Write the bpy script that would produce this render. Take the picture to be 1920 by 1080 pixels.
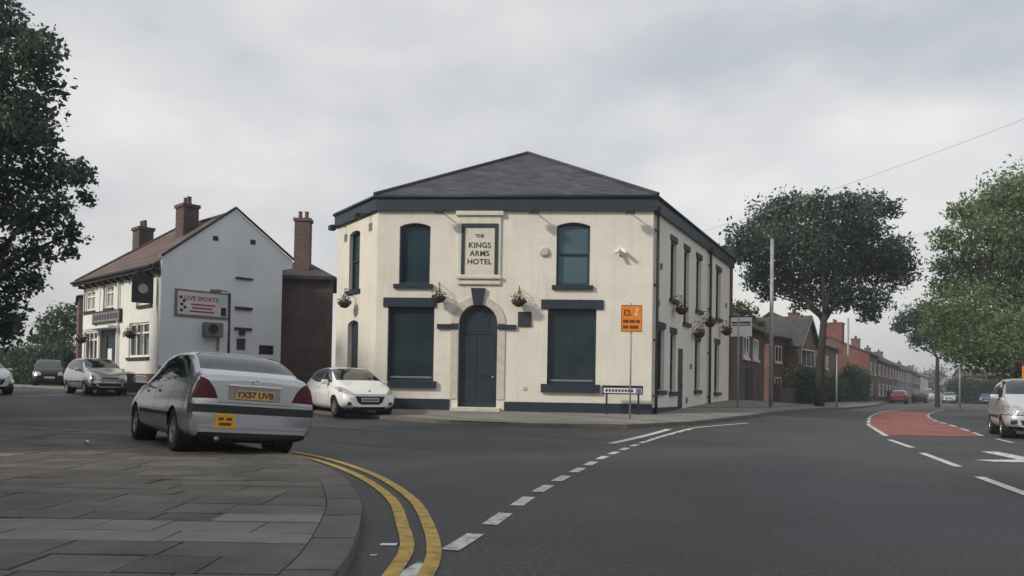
import bpy, bmesh, math, random
import numpy as np
from mathutils import Vector, Matrix
from mathutils.bvhtree import BVHTree

S = bpy.context.scene
for o in list(bpy.data.objects): bpy.data.objects.remove(o)
COL = S.collection
rad = math.radians

# ---------------------------------------------------------------- camera
cam = bpy.data.cameras.new('camera'); cam.lens = 36*1500/1920; cam.sensor_width = 36
cam.shift_y = 157/1920; cam.clip_start = .1; cam.clip_end = 3000
camo = bpy.data.objects.new('camera', cam); COL.objects.link(camo)
camo.matrix_world = Matrix.Translation((0, 0, 1.05)) @ Matrix.Rotation(rad(91.2), 4, 'X') @ Matrix.Rotation(rad(.95), 4, 'Z')
S.camera = camo

# ---------------------------------------------------------------- sky
SUN_EL, SUN_AZ = 31, 57            # elevation; degrees to the left of straight behind the camera
W = bpy.data.worlds.new('World'); S.world = W; W.use_nodes = True
nt = W.node_tree; nd = nt.nodes; lk = nt.links
bg = nd['Background']
sky = nd.new('ShaderNodeTexSky'); sky.sky_type = 'NISHITA'; sky.sun_disc = False
sky.sun_elevation = rad(SUN_EL); sky.sun_rotation = rad(180+SUN_AZ); sky.dust_density = 3
tc = nd.new('ShaderNodeTexCoord')
def cloud(scale, detail, zs, loc):
    mp = nd.new('ShaderNodeMapping'); mp.inputs['Scale'].default_value = (1, 1, zs); mp.inputs['Location'].default_value = loc
    n = nd.new('ShaderNodeTexNoise'); n.inputs['Scale'].default_value = scale; n.inputs['Detail'].default_value = detail
    n.inputs['Roughness'].default_value = .48; n.inputs['Distortion'].default_value = .25
    lk.new(tc.outputs['Generated'], mp.inputs[0]); lk.new(mp.outputs[0], n.inputs['Vector']); return n.outputs[0]
def ramp(fac, stops):
    r = nd.new('ShaderNodeValToRGB'); e = r.color_ramp.elements
    e[0].position, e[0].color = stops[0][0], (*stops[0][1], 1); e[1].position, e[1].color = stops[-1][0], (*stops[-1][1], 1)
    for p, c in stops[1:-1]:
        k = e.new(p); k.color = (*c, 1)
    lk.new(fac, r.inputs[0]); return r.outputs[0]
c1 = ramp(cloud(2.6, 6, 1.7, (3.1, .4, 1.7)), [(.32, (.57, .605, .66)), (.45, (.68, .70, .73)), (.55, (.78, .78, .785)), (.68, (.90, .89, .875))])
veil = ramp(cloud(6.5, 5, 2.2, (.2, 7.7, 2)), [(.35, (.90, .915, .94)), (.65, (1.04, 1.035, 1.03))])
mul = nd.new('ShaderNodeMixRGB'); mul.blend_type = 'MULTIPLY'; mul.inputs[0].default_value = 1
lk.new(c1, mul.inputs[1]); lk.new(veil, mul.inputs[2])
sc = nd.new('ShaderNodeVectorMath'); sc.operation = 'SCALE'; sc.inputs['Scale'].default_value = .1
lk.new(sky.outputs[0], sc.inputs[0])
mx = nd.new('ShaderNodeMixRGB'); mx.inputs[0].default_value = .88
lk.new(sc.outputs[0], mx.inputs[1]); lk.new(mul.outputs[0], mx.inputs[2])
sep = nd.new('ShaderNodeSeparateXYZ'); lk.new(tc.outputs['Generated'], sep.inputs[0])
lowf = ramp(sep.outputs['Z'], [(.0, (.93, .89, .82)), (.10, (.97, .955, .93)), (.25, (1, 1, 1))])
mu2 = nd.new('ShaderNodeMixRGB'); mu2.blend_type = 'MULTIPLY'; mu2.inputs[0].default_value = 1
lk.new(mx.outputs[0], mu2.inputs[1]); lk.new(lowf, mu2.inputs[2]); lk.new(mu2.outputs[0], bg.inputs[0])
bg.inputs[1].default_value = 1.0

sl = bpy.data.lights.new('sun', 'SUN'); sl.energy = 2.7; sl.angle = rad(5); sl.color = (1, .93, .82)
so = bpy.data.objects.new('sun', sl); COL.objects.link(so)
sdir = Vector((-math.sin(rad(SUN_AZ))*math.cos(rad(SUN_EL)), -math.cos(rad(SUN_AZ))*math.cos(rad(SUN_EL)), math.sin(rad(SUN_EL))))
so.rotation_euler = sdir.to_track_quat('Z', 'Y').to_euler(); so.location = sdir*60
vs = S.view_settings; vs.view_transform = 'Standard'; vs.look = 'None'; vs.gamma = 1; vs.use_curve_mapping = False; vs.exposure = 0

GLARE_DENSITY = .0009                       # density of the thin volume that lifts dark tones
# ---------------------------------------------------------------- materials
MAT = {}
def M(name, col, rough=.7, var=.15, scale=3, bump=0., bscale=60, metal=0, spec=.4, coat=0, brick=None, island=0., streak=0, ior=None, orand=0., fine=0., bstr=.25, wear=0., fscale=70):
    m = bpy.data.materials.new(name); m.use_nodes = True; MAT[name] = m
    n = m.node_tree.nodes; l = m.node_tree.links; b = n['Principled BSDF']
    b.inputs['Roughness'].default_value = rough; b.inputs['Metallic'].default_value = metal
    b.inputs['Specular IOR Level'].default_value = spec; b.inputs['Coat Weight'].default_value = coat; b.inputs['Coat Roughness'].default_value = .06
    if ior: b.inputs['IOR'].default_value = ior
    t = n.new('ShaderNodeTexCoord'); vec = t.outputs['Object']
    def mixc(a, c, f, mode='MIX'):
        x = n.new('ShaderNodeMixRGB'); x.blend_type = mode
        for i, v in ((0, f), (1, a), (2, c)):
            if hasattr(v, 'node'): l.new(v, x.inputs[i])
            else: x.inputs[i].default_value = v if i == 0 else (*v, 1)
        return x.outputs[0]
    def rng(v, a, c, lo, hi):
        x = n.new('ShaderNodeMapRange'); x.inputs[1].default_value = a; x.inputs[2].default_value = c; x.inputs[3].default_value = lo; x.inputs[4].default_value = hi
        l.new(v, x.inputs[0]); return x.outputs[0]
    def noise(s, det=5, v=vec):
        x = n.new('ShaderNodeTexNoise'); x.inputs['Scale'].default_value = s; x.inputs['Detail'].default_value = det; l.new(v, x.inputs['Vector']); return x.outputs[0]
    out = tuple(col); height = None
    if brick:
        bw, bh, mort, mcol, paint, amt = brick
        sp = n.new('ShaderNodeSeparateXYZ'); l.new(vec, sp.inputs[0])
        ad = n.new('ShaderNodeMath'); l.new(sp.outputs[0], ad.inputs[0]); l.new(sp.outputs[1], ad.inputs[1])
        cb = n.new('ShaderNodeCombineXYZ'); l.new(ad.outputs[0], cb.inputs[0]); l.new(sp.outputs[2], cb.inputs[1])
        bt = n.new('ShaderNodeTexBrick'); l.new(cb.outputs[0], bt.inputs['Vector']); bt.inputs['Scale'].default_value = 1
        bt.inputs['Brick Width'].default_value = bw; bt.inputs['Row Height'].default_value = bh; bt.inputs['Mortar Size'].default_value = mort; bt.inputs['Mortar Smooth'].default_value = .3
        bt.inputs['Color1'].default_value = (*[c*(1-amt) for c in col], 1); bt.inputs['Color2'].default_value = (*[min(1, c*(1+amt)) for c in col], 1); bt.inputs['Mortar'].default_value = (*mcol, 1)
        out = bt.outputs['Color']; height = bt.outputs['Fac']
    if var:
        f = rng(noise(scale), .3, .7, 1-var, 1+var*.8)
        v3 = n.new('ShaderNodeCombineXYZ')
        for i in range(3): l.new(f, v3.inputs[i])
        out = mixc(out, v3.outputs[0], 1., 'MULTIPLY')
    if streak:
        mp = n.new('ShaderNodeMapping'); mp.inputs['Scale'].default_value = (3, 3, .35); l.new(vec, mp.inputs[0])
        f = rng(noise(1.6, 6, mp.outputs[0]), .52, .75, 0, streak); out = mixc(out, (.10, .10, .095), f)
    if wear: out = mixc(out, (.055, .056, .058), rng(noise(11, 8), .50, .72, 0, wear))
    if island:
        gi = n.new('ShaderNodeNewGeometry'); f = rng(gi.outputs['Random Per Island'], 0, 1, 1-island, 1+island)
        v3 = n.new('ShaderNodeCombineXYZ')
        for i in range(3): l.new(f, v3.inputs[i])
        out = mixc(out, v3.outputs[0], 1., 'MULTIPLY')
    if orand:
        oi = n.new('ShaderNodeObjectInfo'); f = rng(oi.outputs['Random'], 0, 1, 1-orand, 1+orand); v3 = n.new('ShaderNodeCombineXYZ')
        for i in range(3): l.new(f, v3.inputs[i])
        out = mixc(out, v3.outputs[0], 1., 'MULTIPLY')
    if fine:
        f = rng(noise(fscale, 4), .3, .7, 1-fine, 1+fine); v3 = n.new('ShaderNodeCombineXYZ')
        for i in range(3): l.new(f, v3.inputs[i])
        out = mixc(out, v3.outputs[0], 1., 'MULTIPLY')
    if hasattr(out, 'node'): l.new(out, b.inputs['Base Color'])
    else: b.inputs['Base Color'].default_value = (*out, 1)
    if bump or height is not None:
        bp = n.new('ShaderNodeBump'); bp.inputs['Distance'].default_value = .02; bp.inputs['Strength'].default_value = max(bump, bstr)
        h = noise(bscale, 4) if bump else None
        if height is not None:
            inv = n.new('ShaderNodeMath'); inv.operation = 'SUBTRACT'; inv.inputs[0].default_value = 1; l.new(height, inv.inputs[1])
            if h is not None:
                a2 = n.new('ShaderNodeMath'); a2.operation = 'MULTIPLY_ADD'; l.new(h, a2.inputs[0]); a2.inputs[1].default_value = .5; l.new(inv.outputs[0], a2.inputs[2]); h = a2.outputs[0]
            else: h = inv.outputs[0]
        l.new(h, bp.inputs['Height']); l.new(bp.outputs[0], b.inputs['Normal'])
    m['b'] = 1
    return m
def leafmat(name, c1, c2, trans=.25):
    m = bpy.data.materials.new(name); m.use_nodes = True; MAT[name] = m
    n = m.node_tree.nodes; l = m.node_tree.links; b = n['Principled BSDF']; b.inputs['Roughness'].default_value = .55; b.inputs['Specular IOR Level'].default_value = .25
    gi = n.new('ShaderNodeNewGeometry'); t = n.new('ShaderNodeTexCoord'); no = n.new('ShaderNodeTexNoise'); no.inputs['Scale'].default_value = .55; l.new(t.outputs['Object'], no.inputs['Vector'])
    av = n.new('ShaderNodeMath'); av.operation = 'MULTIPLY_ADD'; l.new(gi.outputs['Random Per Island'], av.inputs[0]); av.inputs[1].default_value = .6
    su = n.new('ShaderNodeMath'); su.operation = 'SUBTRACT'; l.new(no.outputs[0], su.inputs[0]); su.inputs[1].default_value = .28; l.new(su.outputs[0], av.inputs[2])
    x = n.new('ShaderNodeMixRGB'); x.inputs[1].default_value = (*c1, 1); x.inputs[2].default_value = (*c2, 1); l.new(av.outputs[0], x.inputs[0]); l.new(x.outputs[0], b.inputs['Base Color'])
    tr = n.new('ShaderNodeBsdfTranslucent'); l.new(x.outputs[0], tr.inputs[0]); ms = n.new('ShaderNodeMixShader'); ms.inputs[0].default_value = trans
    l.new(b.outputs[0], ms.inputs[1]); l.new(tr.outputs[0], ms.inputs[2]); l.new(ms.outputs[0], n['Material Output'].inputs[0]); return m

M('asphalt', (.046, .049, .052), .66, .34, .38, .6, 90, spec=.5, fine=.55, fscale=24); M('asphalt_patch', (.041, .043, .046), .66, .2, 2, .5, 90, spec=.5, fine=.25)
M('earth', (.10, .10, .07), .95, .3, .4, .3, 5)
M('flag', (.116, .107, .092), .8, .25, 2.2, .6, 45, orand=.20, fine=.2); M('flag_new', (.20, .19, .17), .85, .15, 3, .4, 45, orand=.12, fine=.15); M('joint', (.05, .047, .042), 1, .3, 4)
M('kerb', (.13, .12, .105), .85, .22, 3, .5, 40, orand=.12, fine=.2); M('pave', (.20, .19, .175), .9, .22, 1.2, .4, 30, brick=(.62, .46, .012, (.10, .095, .085), 0, .12))
M('white_line', (.60, .60, .57), .8, .22, 9, .3, 90, wear=.75); M('worn_line', (.20, .20, .195), .85, .3, 6, .3, 80); M('yellow_line', (.52, .35, .09), .8, .22, 8, .3, 90, wear=.6); M('red_surface', (.29, .105, .09), .85, .26, .8, .4, 80, wear=.35, fine=.15)
M('cream', (.755, .715, .625), .7, .06, 1.1, .2, 22, brick=(.235, .08, .012, (.715, .676, .59), 1, .022), streak=.13, bstr=.3)
M('stone', (.66, .62, .53), .75, .1, 4, .2, 30); M('surround', (.56, .51, .45), .8, .12, 4, .2, 30)
M('navy', (.020, .033, .046), .45, .18, 2.5, .1, 12); M('navy_dull', (.026, .040, .048), .6, .2, 3, .1, 12); M('fascia', (.020, .034, .048), .5, .15, 2, .1, 12)
M('slate', (.052, .054, .067), .75, .25, .8, .3, 20, brick=(.30, .11, .006, (.035, .036, .042), 0, .38))
M('glass_blue', (.026, .050, .064), .10, .3, 1, spec=.5, ior=1.5); M('shop_glass', (.020, .036, .045), .28, .35, 1.2, spec=.3); M('glass', (.018, .026, .032), .06, 0, spec=.9, ior=1.9); M('glass_sky_teal', (.062, .125, .160), .12, .2, 1, spec=.4, ior=1.45); M('glass_car', (.014, .019, .022), .05, 0, spec=.6, ior=1.62)  # the lighter teal pane has sky reflection put into its base colour
M('white_render', (.77, .80, .82), .8, .09, .5, .25, 40, streak=.05); M('white_paint', (.78, .77, .73), .6, .06, 3, .1, 30); M('curtain', (.42, .41, .38), .9, .2, 6)
M('brick_maroon', (.150, .088, .082), .88, .22, .8, .2, 30, brick=(.225, .075, .01, (.12, .10, .095), 0, .22)); M('brick_red', (.125, .056, .046), .85, .2, 1, .2, 30, brick=(.225, .075, .01, (.16, .13, .115), 0, .25)); M('brick_dark', (.118, .074, .070), .88, .25, .8, .2, 30, brick=(.225, .075, .01, (.10, .085, .08), 0, .25))
M('brick_bright', (.125, .044, .039), .85, .15, 1, .2, 30, brick=(.225, .075, .01, (.25, .12, .09), 0, .2)); M('brick_tan', (.17, .12, .092), .85, .2, 1, .2, 30, brick=(.225, .075, .01, (.18, .15, .12), 0, .2))
M('render_grey', (.19, .195, .195), .85, .15, 1, .2, 30)
M('tile_red', (.125, .086, .076), .85, .25, 1.2, .3, 20, brick=(.26, .13, .01, (.08, .05, .04), 0, .25)); M('tile_dark', (.06, .056, .058), .85, .25, .8, .3, 20, brick=(.28, .12, .008, (.05, .045, .045), 0, .25))
M('wood_dark', (.035, .032, .03), .7, .2, 5); M('black_metal', (.02, .02, .022), .5, .15, 6); M('grey_metal', (.22, .225, .23), .5, .15, 6, metal=.3); M('galv', (.30, .30, .29), .55, .2, 6, metal=.2); M('bark', (.032, .028, .025), .95, .3, 3, .8, 9)
M('orange', (.78, .24, .02), .5, .06, 3); M('sign_ink', (.16, .045, .012), .6, 0); M('sign_pale', (.85, .55, .35), .6, 0); M('white_sign', (.72, .72, .70), .5, .06, 5); M('ink', (.03, .03, .032), .6, 0); M('ink_red', (.34, .06, .09), .6, 0); M('ink_violet', (.16, .12, .32), .5, 0); M('banner', (.70, .64, .64), .6, .12, 2); M('mint', (.45, .62, .55), .6, 0)
M('silver', (.50, .515, .54), .24, .03, 4, metal=.85, coat=.4); M('silver_pale', (.58, .59, .60), .3, .03, 4, metal=.45, coat=.5); M('white_car', (.78, .78, .75), .3, .03, 4, coat=.7); M('red_car', (.17, .02, .028), .3, .05, 4, coat=.7); M('black_car', (.010, .010, .012), .4, .05, 4, coat=.25); M('blue_car', (.03, .05, .14), .3, .05, 4, coat=.7)
M('trim', (.012, .012, .013), .6, .1, 8); M('bumper_strip', (.022, .024, .028), .55, .1, 8); M('tyre', (.015, .015, .015), .9, .15, 20); M('rim', (.36, .365, .37), .35, .05, 8, metal=.8); M('chrome', (.65, .65, .66), .15, 0, metal=1)
M('lamp_red', (.085, .010, .018), .35, .3, 22, spec=.25); M('lamp_clear', (.50, .51, .51), .12, .35, 22, coat=1, metal=.5); M('plate_yellow', (.60, .38, .13), .45, .05, 8); M('plate_white', (.62, .62, .60), .45, .05, 8); M('licence', (.70, .38, .03), .5, .05, 8)
M('flower', (.30, .05, .08), .7, .3, 30, island=.5); M('flower_pale', (.42, .38, .33), .7, .3, 30, island=.5); M('wicker', (.05, .035, .025), .9, .2, 20)
leafmat('leaf_dark', (.032, .054, .042), (.085, .125, .078), .35); leafmat('leaf_mid', (.034, .064, .052), (.092, .145, .098), .35); leafmat('leaf_pale', (.10, .15, .075), (.25, .315, .155), .5); leafmat('leaf_basket', (.02, .03, .014), (.06, .075, .035), .2); leafmat('leaf_bush', (.045, .075, .03), (.13, .17, .08), .4)

# ---------------------------------------------------------------- mesh helpers
class MB:
    def __init__(s): s.v = []; s.f = []
    def add(s, vs, fs):
        k = len(s.v); s.v += [tuple(p) for p in vs]; s.f += [tuple(i+k for i in f) for f in fs]; return s
    def box(s, x0, x1, y0, y1, z0, z1, m=None):
        vs = [Vector(p) for p in ((x0,y0,z0),(x1,y0,z0),(x1,y1,z0),(x0,y1,z0),(x0,y0,z1),(x1,y0,z1),(x1,y1,z1),(x0,y1,z1))]
        if m: vs = [m @ p for p in vs]
        return s.add(vs, [(3,2,1,0),(4,5,6,7),(0,1,5,4),(1,2,6,5),(2,3,7,6),(3,0,4,7)])
    def prism(s, poly, y0, y1):                      # polygon in (x, z), extruded along y; counter-clockwise seen from -y
        n = len(poly); vs = [(x, y0, z) for x, z in poly]+[(x, y1, z) for x, z in poly]
        return s.add(vs, [tuple(range(n)), tuple(range(2*n-1, n-1, -1))]+[(i+n, (i+1) % n+n, (i+1) % n, i)[::1] for i in range(n)])
    def tube(s, pts, r, n=8, cap=True):
        pts = [Vector(p) for p in pts]; rs = r if isinstance(r, (list, tuple)) else [r]*len(pts); vs = []; fs = []
        for i, p in enumerate(pts):
            d = (pts[min(i+1, len(pts)-1)]-pts[max(i-1, 0)]).normalized()
            a = d.orthogonal().normalized() if abs(d.z) < .95 else Vector((1, 0, 0)); a = (a-d*a.dot(d)).normalized(); b = d.cross(a)
            vs += [p+(a*math.cos(2*math.pi*k/n)+b*math.sin(2*math.pi*k/n))*rs[i] for k in range(n)]
        for i in range(len(pts)-1):
            fs += [(i*n+k, i*n+(k+1) % n, (i+1)*n+(k+1) % n, (i+1)*n+k) for k in range(n)]
        if cap: fs += [tuple(range(n-1, -1, -1)), tuple(range((len(pts)-1)*n, len(pts)*n))]
        return s.add(vs, fs)
    def lathe(s, prof, n=20, axis='z'):              # (radius, height) profile
        vs = []; fs = []
        for r, h in prof:
            for k in range(n):
                c, q = r*math.cos(2*math.pi*k/n), r*math.sin(2*math.pi*k/n)
                vs.append((c, q, h) if axis == 'z' else (h, c, q))
        for i in range(len(prof)-1):
            fs += [(i*n+k, i*n+(k+1) % n, (i+1)*n+(k+1) % n, (i+1)*n+k) for k in range(n)]
        return s.add(vs, fs)
    def mesh(s, name, mat, smooth=False):
        me = bpy.data.meshes.new(name); me.from_pydata(s.v, [], s.f); me.materials.append(MAT[mat] if isinstance(mat, str) else mat)
        if smooth:
            me.polygons.foreach_set('use_smooth', [True]*len(me.polygons))
        me.update(); return me
    def build(s, name, mat, parent=None, loc=(0, 0, 0), rz=0, smooth=False, bevel=0, recalc=True):
        me = s.mesh(name, mat, smooth)
        if recalc:
            bm = bmesh.new(); bm.from_mesh(me); bmesh.ops.recalc_face_normals(bm, faces=bm.faces); bm.to_mesh(me); bm.free()
        o = link(name, me, parent, loc, rz)
        if bevel:
            b = o.modifiers.new('bevel', 'BEVEL'); b.width = bevel; b.segments = 2; b.limit_method = 'ANGLE'
        return o
def link(name, data, parent=None, loc=(0, 0, 0), rz=0):
    o = bpy.data.objects.new(name, data); COL.objects.link(o); o.parent = parent; o.location = loc
    o.rotation_euler = rz if isinstance(rz, (tuple, list)) else (0, 0, rz); return o
def empty(name, loc, rz=0): 
    e = link(name, None, None, loc, rz); e.empty_display_size = .2; return e
def tag(o, label, cat, group=None):
    o['label'] = label; o['category'] = cat
    if group: o['group'] = group
    return o
def struct(o, kind='structure'): o['kind'] = kind; return o
def copy_tree(o, parent=None):
    c = o.copy(); COL.objects.link(c); c.parent = parent
    for ch in o.children: copy_tree(ch, c)
    return c
def text(body, size, mat, parent, loc, rot, name='lettering', spacing=1., bold=0.):
    cu = bpy.data.curves.new(name, 'FONT'); cu.body = body; cu.size = size; cu.align_x = 'CENTER'; cu.align_y = 'CENTER'; cu.extrude = .002; cu.space_character = spacing; cu.offset = bold
    t = bpy.data.objects.new(name, cu); COL.objects.link(t)
    me = bpy.data.meshes.new_from_object(t.evaluated_get(bpy.context.evaluated_depsgraph_get())); bpy.data.objects.remove(t)
    me.materials.clear(); me.materials.append(MAT[mat]); return link(name, me, parent, loc, rot)

# ---------------------------------------------------------------- terrain
def ss(a, b, x):
    t = min(1, max(0, (x-a)/(b-a))); return t*t*(3-2*t)
_ey = [-20, 0, 8, 12, 16, 20, 25, 31, 40, 60, 100, 300]; _ex = [-.9, -.9, 0, 1.5, 3.2, 5.2, 7.9, 11, 15.6, 26, 47, 152]
def g(x, y):
    return .70*(1-ss(-4, 6, x-float(np.interp(y, _ey, _ex))))*(1-.6*ss(8, 20, x))*ss(16, 44, y)
def smooth_line(pts, step):
    P = [Vector((*p, 0)) for p in pts]; P = [2*P[0]-P[1]]+P+[2*P[-1]-P[-2]]; out = []
    for i in range(1, len(P)-2):
        a, b, c, d = P[i-1:i+3]; n = max(1, int((c-b).length/.1))
        for k in range(n):
            t = k/n; out.append(.5*((2*b)+(c-a)*t+(2*a-5*b+4*c-d)*t*t+(3*b-a-3*c+d)*t**3))
    out.append(P[-2]); L = [0]
    for i in range(1, len(out)): L.append(L[-1]+(out[i]-out[i-1]).length)
    n = max(1, round(L[-1]/step)); xs = np.interp(np.linspace(0, L[-1], n+1), L, [p.x for p in out]); ys = np.interp(np.linspace(0, L[-1], n+1), L, [p.y for p in out])
    return [(float(x), float(y)) for x, y in zip(xs, ys)]
def offset_line(pts, d):                             # d > 0: to the left of travel
    out = []
    for i in range(len(pts)):
        a, b = pts[max(i-1, 0)], pts[min(i+1, len(pts)-1)]; tx, ty = b[0]-a[0], b[1]-a[1]; n = math.hypot(tx, ty) or 1
        out.append((pts[i][0]-ty/n*d, pts[i][1]+tx/n*d))
    return out
def frange(a, b, s): return list(np.arange(a, b, s))
def sheet(name, xs, ys, off, mat, hole=None):
    V = [(x, y, g(x, y)+off) for y in ys for x in xs]; n = len(xs); F = []
    for j in range(len(ys)-1):
        for i in range(n-1): F.append((j*n+i, j*n+i+1, (j+1)*n+i+1, (j+1)*n+i))
    b = MB(); b.v = V; b.f = F; return b.build(name, mat, smooth=True, recalc=False)
struct(sheet('ground', frange(-900, -60, 60)+frange(-60, 60, 4)+frange(60, 901, 60), frange(-200, -20, 30)+frange(-20, 80, 3)+frange(80, 1801, 40), -.06, 'earth'))
road = struct(sheet('road', frange(-62, -16, 2)+frange(-16, 24, .5)+frange(24, 201, 3), frange(-20, 2, 2)+frange(2, 44, .5)+frange(44, 80, 1)+frange(80, 330, 5), 0, 'asphalt'))
def ribbon(name, A, B, off, mat, parent, m=1, skirt=0):
    b = MB(); n = len(A); V = []
    for i in range(n):
        for k in range(m+1):
            t = k/m; x = A[i][0]*(1-t)+B[i][0]*t; y = A[i][1]*(1-t)+B[i][1]*t; V.append((x, y, g(x, y)+off))
    F = [(i*(m+1)+k, i*(m+1)+k+1, (i+1)*(m+1)+k+1, (i+1)*(m+1)+k) for i in range(n-1) for k in range(m)]
    if skirt:
        for side in (0, m):
            k0 = len(V); V += [(V[i*(m+1)+side][0], V[i*(m+1)+side][1], V[i*(m+1)+side][2]-skirt) for i in range(n)]
            F += [(i*(m+1)+side, (i+1)*(m+1)+side, k0+i+1, k0+i) for i in range(n-1)]
        k0 = len(V)
        for i in (0, n-1):
            a, c = i*(m+1), i*(m+1)+m; V += [(V[a][0], V[a][1], V[a][2]-skirt), (V[c][0], V[c][1], V[c][2]-skirt)]; F.append((a, c, len(V)-1, len(V)-2))
    b.v = V; b.f = F; return b.build(name, mat, parent)
def stripe(name, pts, w, mat, step=.6, off=.006, parent=road):
    L = smooth_line(pts, step) if len(pts) > 2 else smooth_line([pts[0], ((pts[0][0]+pts[1][0])/2, (pts[0][1]+pts[1][1])/2), pts[1]], step)
    return ribbon(name, offset_line(L, w/2), offset_line(L, -w/2), off, mat, parent)
def dashes(name, pts, w, on, gap, mat, off=.006, start=0.):
    L = smooth_line(pts, .05); d = start; n = len(L)
    while d/.05+on/.05 < n:
        a = int(d/.05); k = int(on/.05); seg = L[a:a+k+1:4]
        if len(seg) > 1: ribbon(name, offset_line(seg, w/2), offset_line(seg, -w/2), off, mat, road)
        d += on+gap

# edge line of the main road across the side road's mouth
EDGE = [(-.62, 4.2), (-.53, 4.6), (-.35, 5.3), (-.18, 6.03), (.29, 8.2), (1.06, 11.1), (1.71, 13.33), (3.19, 17.62), (4.92, 21.61)]
dashes('edge_dash', EDGE, .125, .72, .30, 'white_line')
stripe('edge_line', [(2.75, 16.35), (3.5, 18.4), (4.3, 20.3), (4.95, 21.65), (6.0, 23.0), (7.2, 24.4)], .10, 'white_line', off=.009)
stripe('edge_line', [(1.96, 15.7), (3.0, 18.2), (4.14, 20.97)], .17, 'white_line', off=.007)
stripe('worn_line', [(-.71, 16.99), (2.01, 15.71)], .10, 'worn_line'); stripe('worn_line', [(-4.96, 20.24), (-2.3, 18.37)], .14, 'worn_line')
stripe('yellow_line', [(-.50, 3.2), (-.46, 4.5), (-.47, 5.04), (-.6, 5.99), (-.93, 7.54), (-1.63, 9.52), (-2.6, 11.4), (-3.4, 12.5)], .095, 'yellow_line', .3, .010)
stripe('yellow_line', [(-.69, 3.2), (-.65, 4.48), (-.66, 5.19), (-.79, 5.97), (-1.12, 7.52), (-1.80, 9.4), (-2.72, 11.2), (-3.5, 12.2)], .095, 'yellow_line', .3, .010)
for a, b in (((11.41, 25.39), (9.45, 20.17)), ((8.78, 18.58), (7.97, 15.92)), ((7.44, 14.5), (6.6, 11.81)), ((6.07, 10.39), (5.45, 8.3)), ((5.1, 6.9), (4.5, 4.4))):
    stripe('centre_dash', [a, b], .13, 'white_line', off=.009)
RL = [(9.54, 20.41), (11.3, 25.2), (12.4, 27.8), (16.4, 36.4), (22.2, 47.4), (29.6, 59.9)]; RR = [(12.3, 20.9), (13.6, 23.8), (15.1, 27.3), (18.9, 36.1), (24.3, 46.4), (32.7, 60.3)]
RLs = smooth_line(RL, 1.); n_ = len(RLs); RRd = smooth_line(RR, .1); RRs = [RRd[round(i*(len(RRd)-1)/(n_-1))] for i in range(n_)]
ribbon('red_surface', RLs, RRs, .007, 'red_surface', road, 6)
dashes('island_dash', RL[1:], .11, 2.4, .7, 'white_line', .016); dashes('island_dash', RR, .11, 2.4, .7, 'white_line', .016)
stripe('centre_dash', [(12.0, 19.8), (11.45, 18.3)], .10, 'white_line')
# turn arrow
ar = MB(); zz = lambda x, y: (x, y, g(x, y)+.007)
ar.add([zz(*p) for p in ((8.9, 15.2), (9.2, 15.15), (8.85, 13.4), (8.45, 13.3))], [(0, 1, 2, 3)]); ar.add([zz(*p) for p in ((7.6, 13.15), (8.9, 13.45), (8.75, 12.75), (7.75, 12.85))], [(0, 1, 2, 3)]); ar.build('turn_arrow', 'white_line', road)
# repair patches
for pts, w in (([(.2, 18.6), (2.2, 17.5)], 1.4), ([(-3.6, 15.6), (-1.2, 14.0)], 1.1)): stripe('repair_patch', pts, w, 'asphalt_patch', .5, .004)

# ---- near corner pavement
KO = [(-.86, -12), (-.87, 0), (-.88, 2.5), (-.89, 4.01), (-.94, 4.83), (-1.12, 6.06), (-1.31, 6.93), (-1.8, 8.56), (-2.63, 10.35), (-3.65, 11.85), (-5.1, 13.5), (-6.95, 14.95), (-8.8, 16.0), (-10.7, 16.9), (-14, 18.4), (-20, 21), (-30, 25.5), (-60, 39)]
KOs = smooth_line(KO, .15); KIs = offset_line(KOs, .27)
pav = struct(ribbon('pavement', KIs[::4], [(-70, min(p[1], 3+.52*p[1]) - 30) for p in KIs[::4]], .062, 'joint', None, 10))
def xk(y): return float(np.interp(y, [p[1] for p in KIs], [p[0] for p in KIs]))
i = 0; ks = 0
while i < len(KOs)-7:
    seg = slice(i, i+7); a = KOs[seg]; b = KIs[seg]
    a = a[:-1]+[(a[-1][0]*.84+a[-2][0]*.16, a[-1][1]*.84+a[-2][1]*.16)]; b = b[:-1]+[(b[-1][0]*.84+b[-2][0]*.16, b[-1][1]*.84+b[-2][1]*.16)]
    ribbon('kerb_stone', a, b, .094+random.Random(i).uniform(-.004, .004), 'kerb', pav, 1, .14); i += 6
random.seed(5); flags = []; y = 2.6
while y < 17.2:
    h = random.choice((.34, .40, .46, .52)); xr = xk(y+h/2); x = max(xr, xk(y), xk(y+h))
    if y > 12.5: h *= 1.4
    while x > xr-14 and x > -1.02*y-3.2:
        w = random.choice((.42, .52, .64, .78, .9)); flags.append((x-w, x, y, y+h)); x -= w
    y += h
def clipflag(x0, x1, y0, y1, gp=.007):
    ys_ = [y0+gp, (y0+y1)/2, y1-gp]; R = [min(x1-gp, xk(v)-gp) for v in ys_]
    if max(R) <= x0+.05: return None
    L = [min(x0+gp, r-.02) for r in R]
    return [(L[0], ys_[0]), (R[0], ys_[0]), (R[1], ys_[1]), (R[2], ys_[2]), (L[2], ys_[2]), (L[1], ys_[1])]
polys = []
for f in flags:
    p = clipflag(*f)
    if p: polys.append((math.hypot((f[0]+f[1])/2, f[2]), f, p))
polys.sort(key=lambda t: t[0]); rest = MB()
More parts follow.
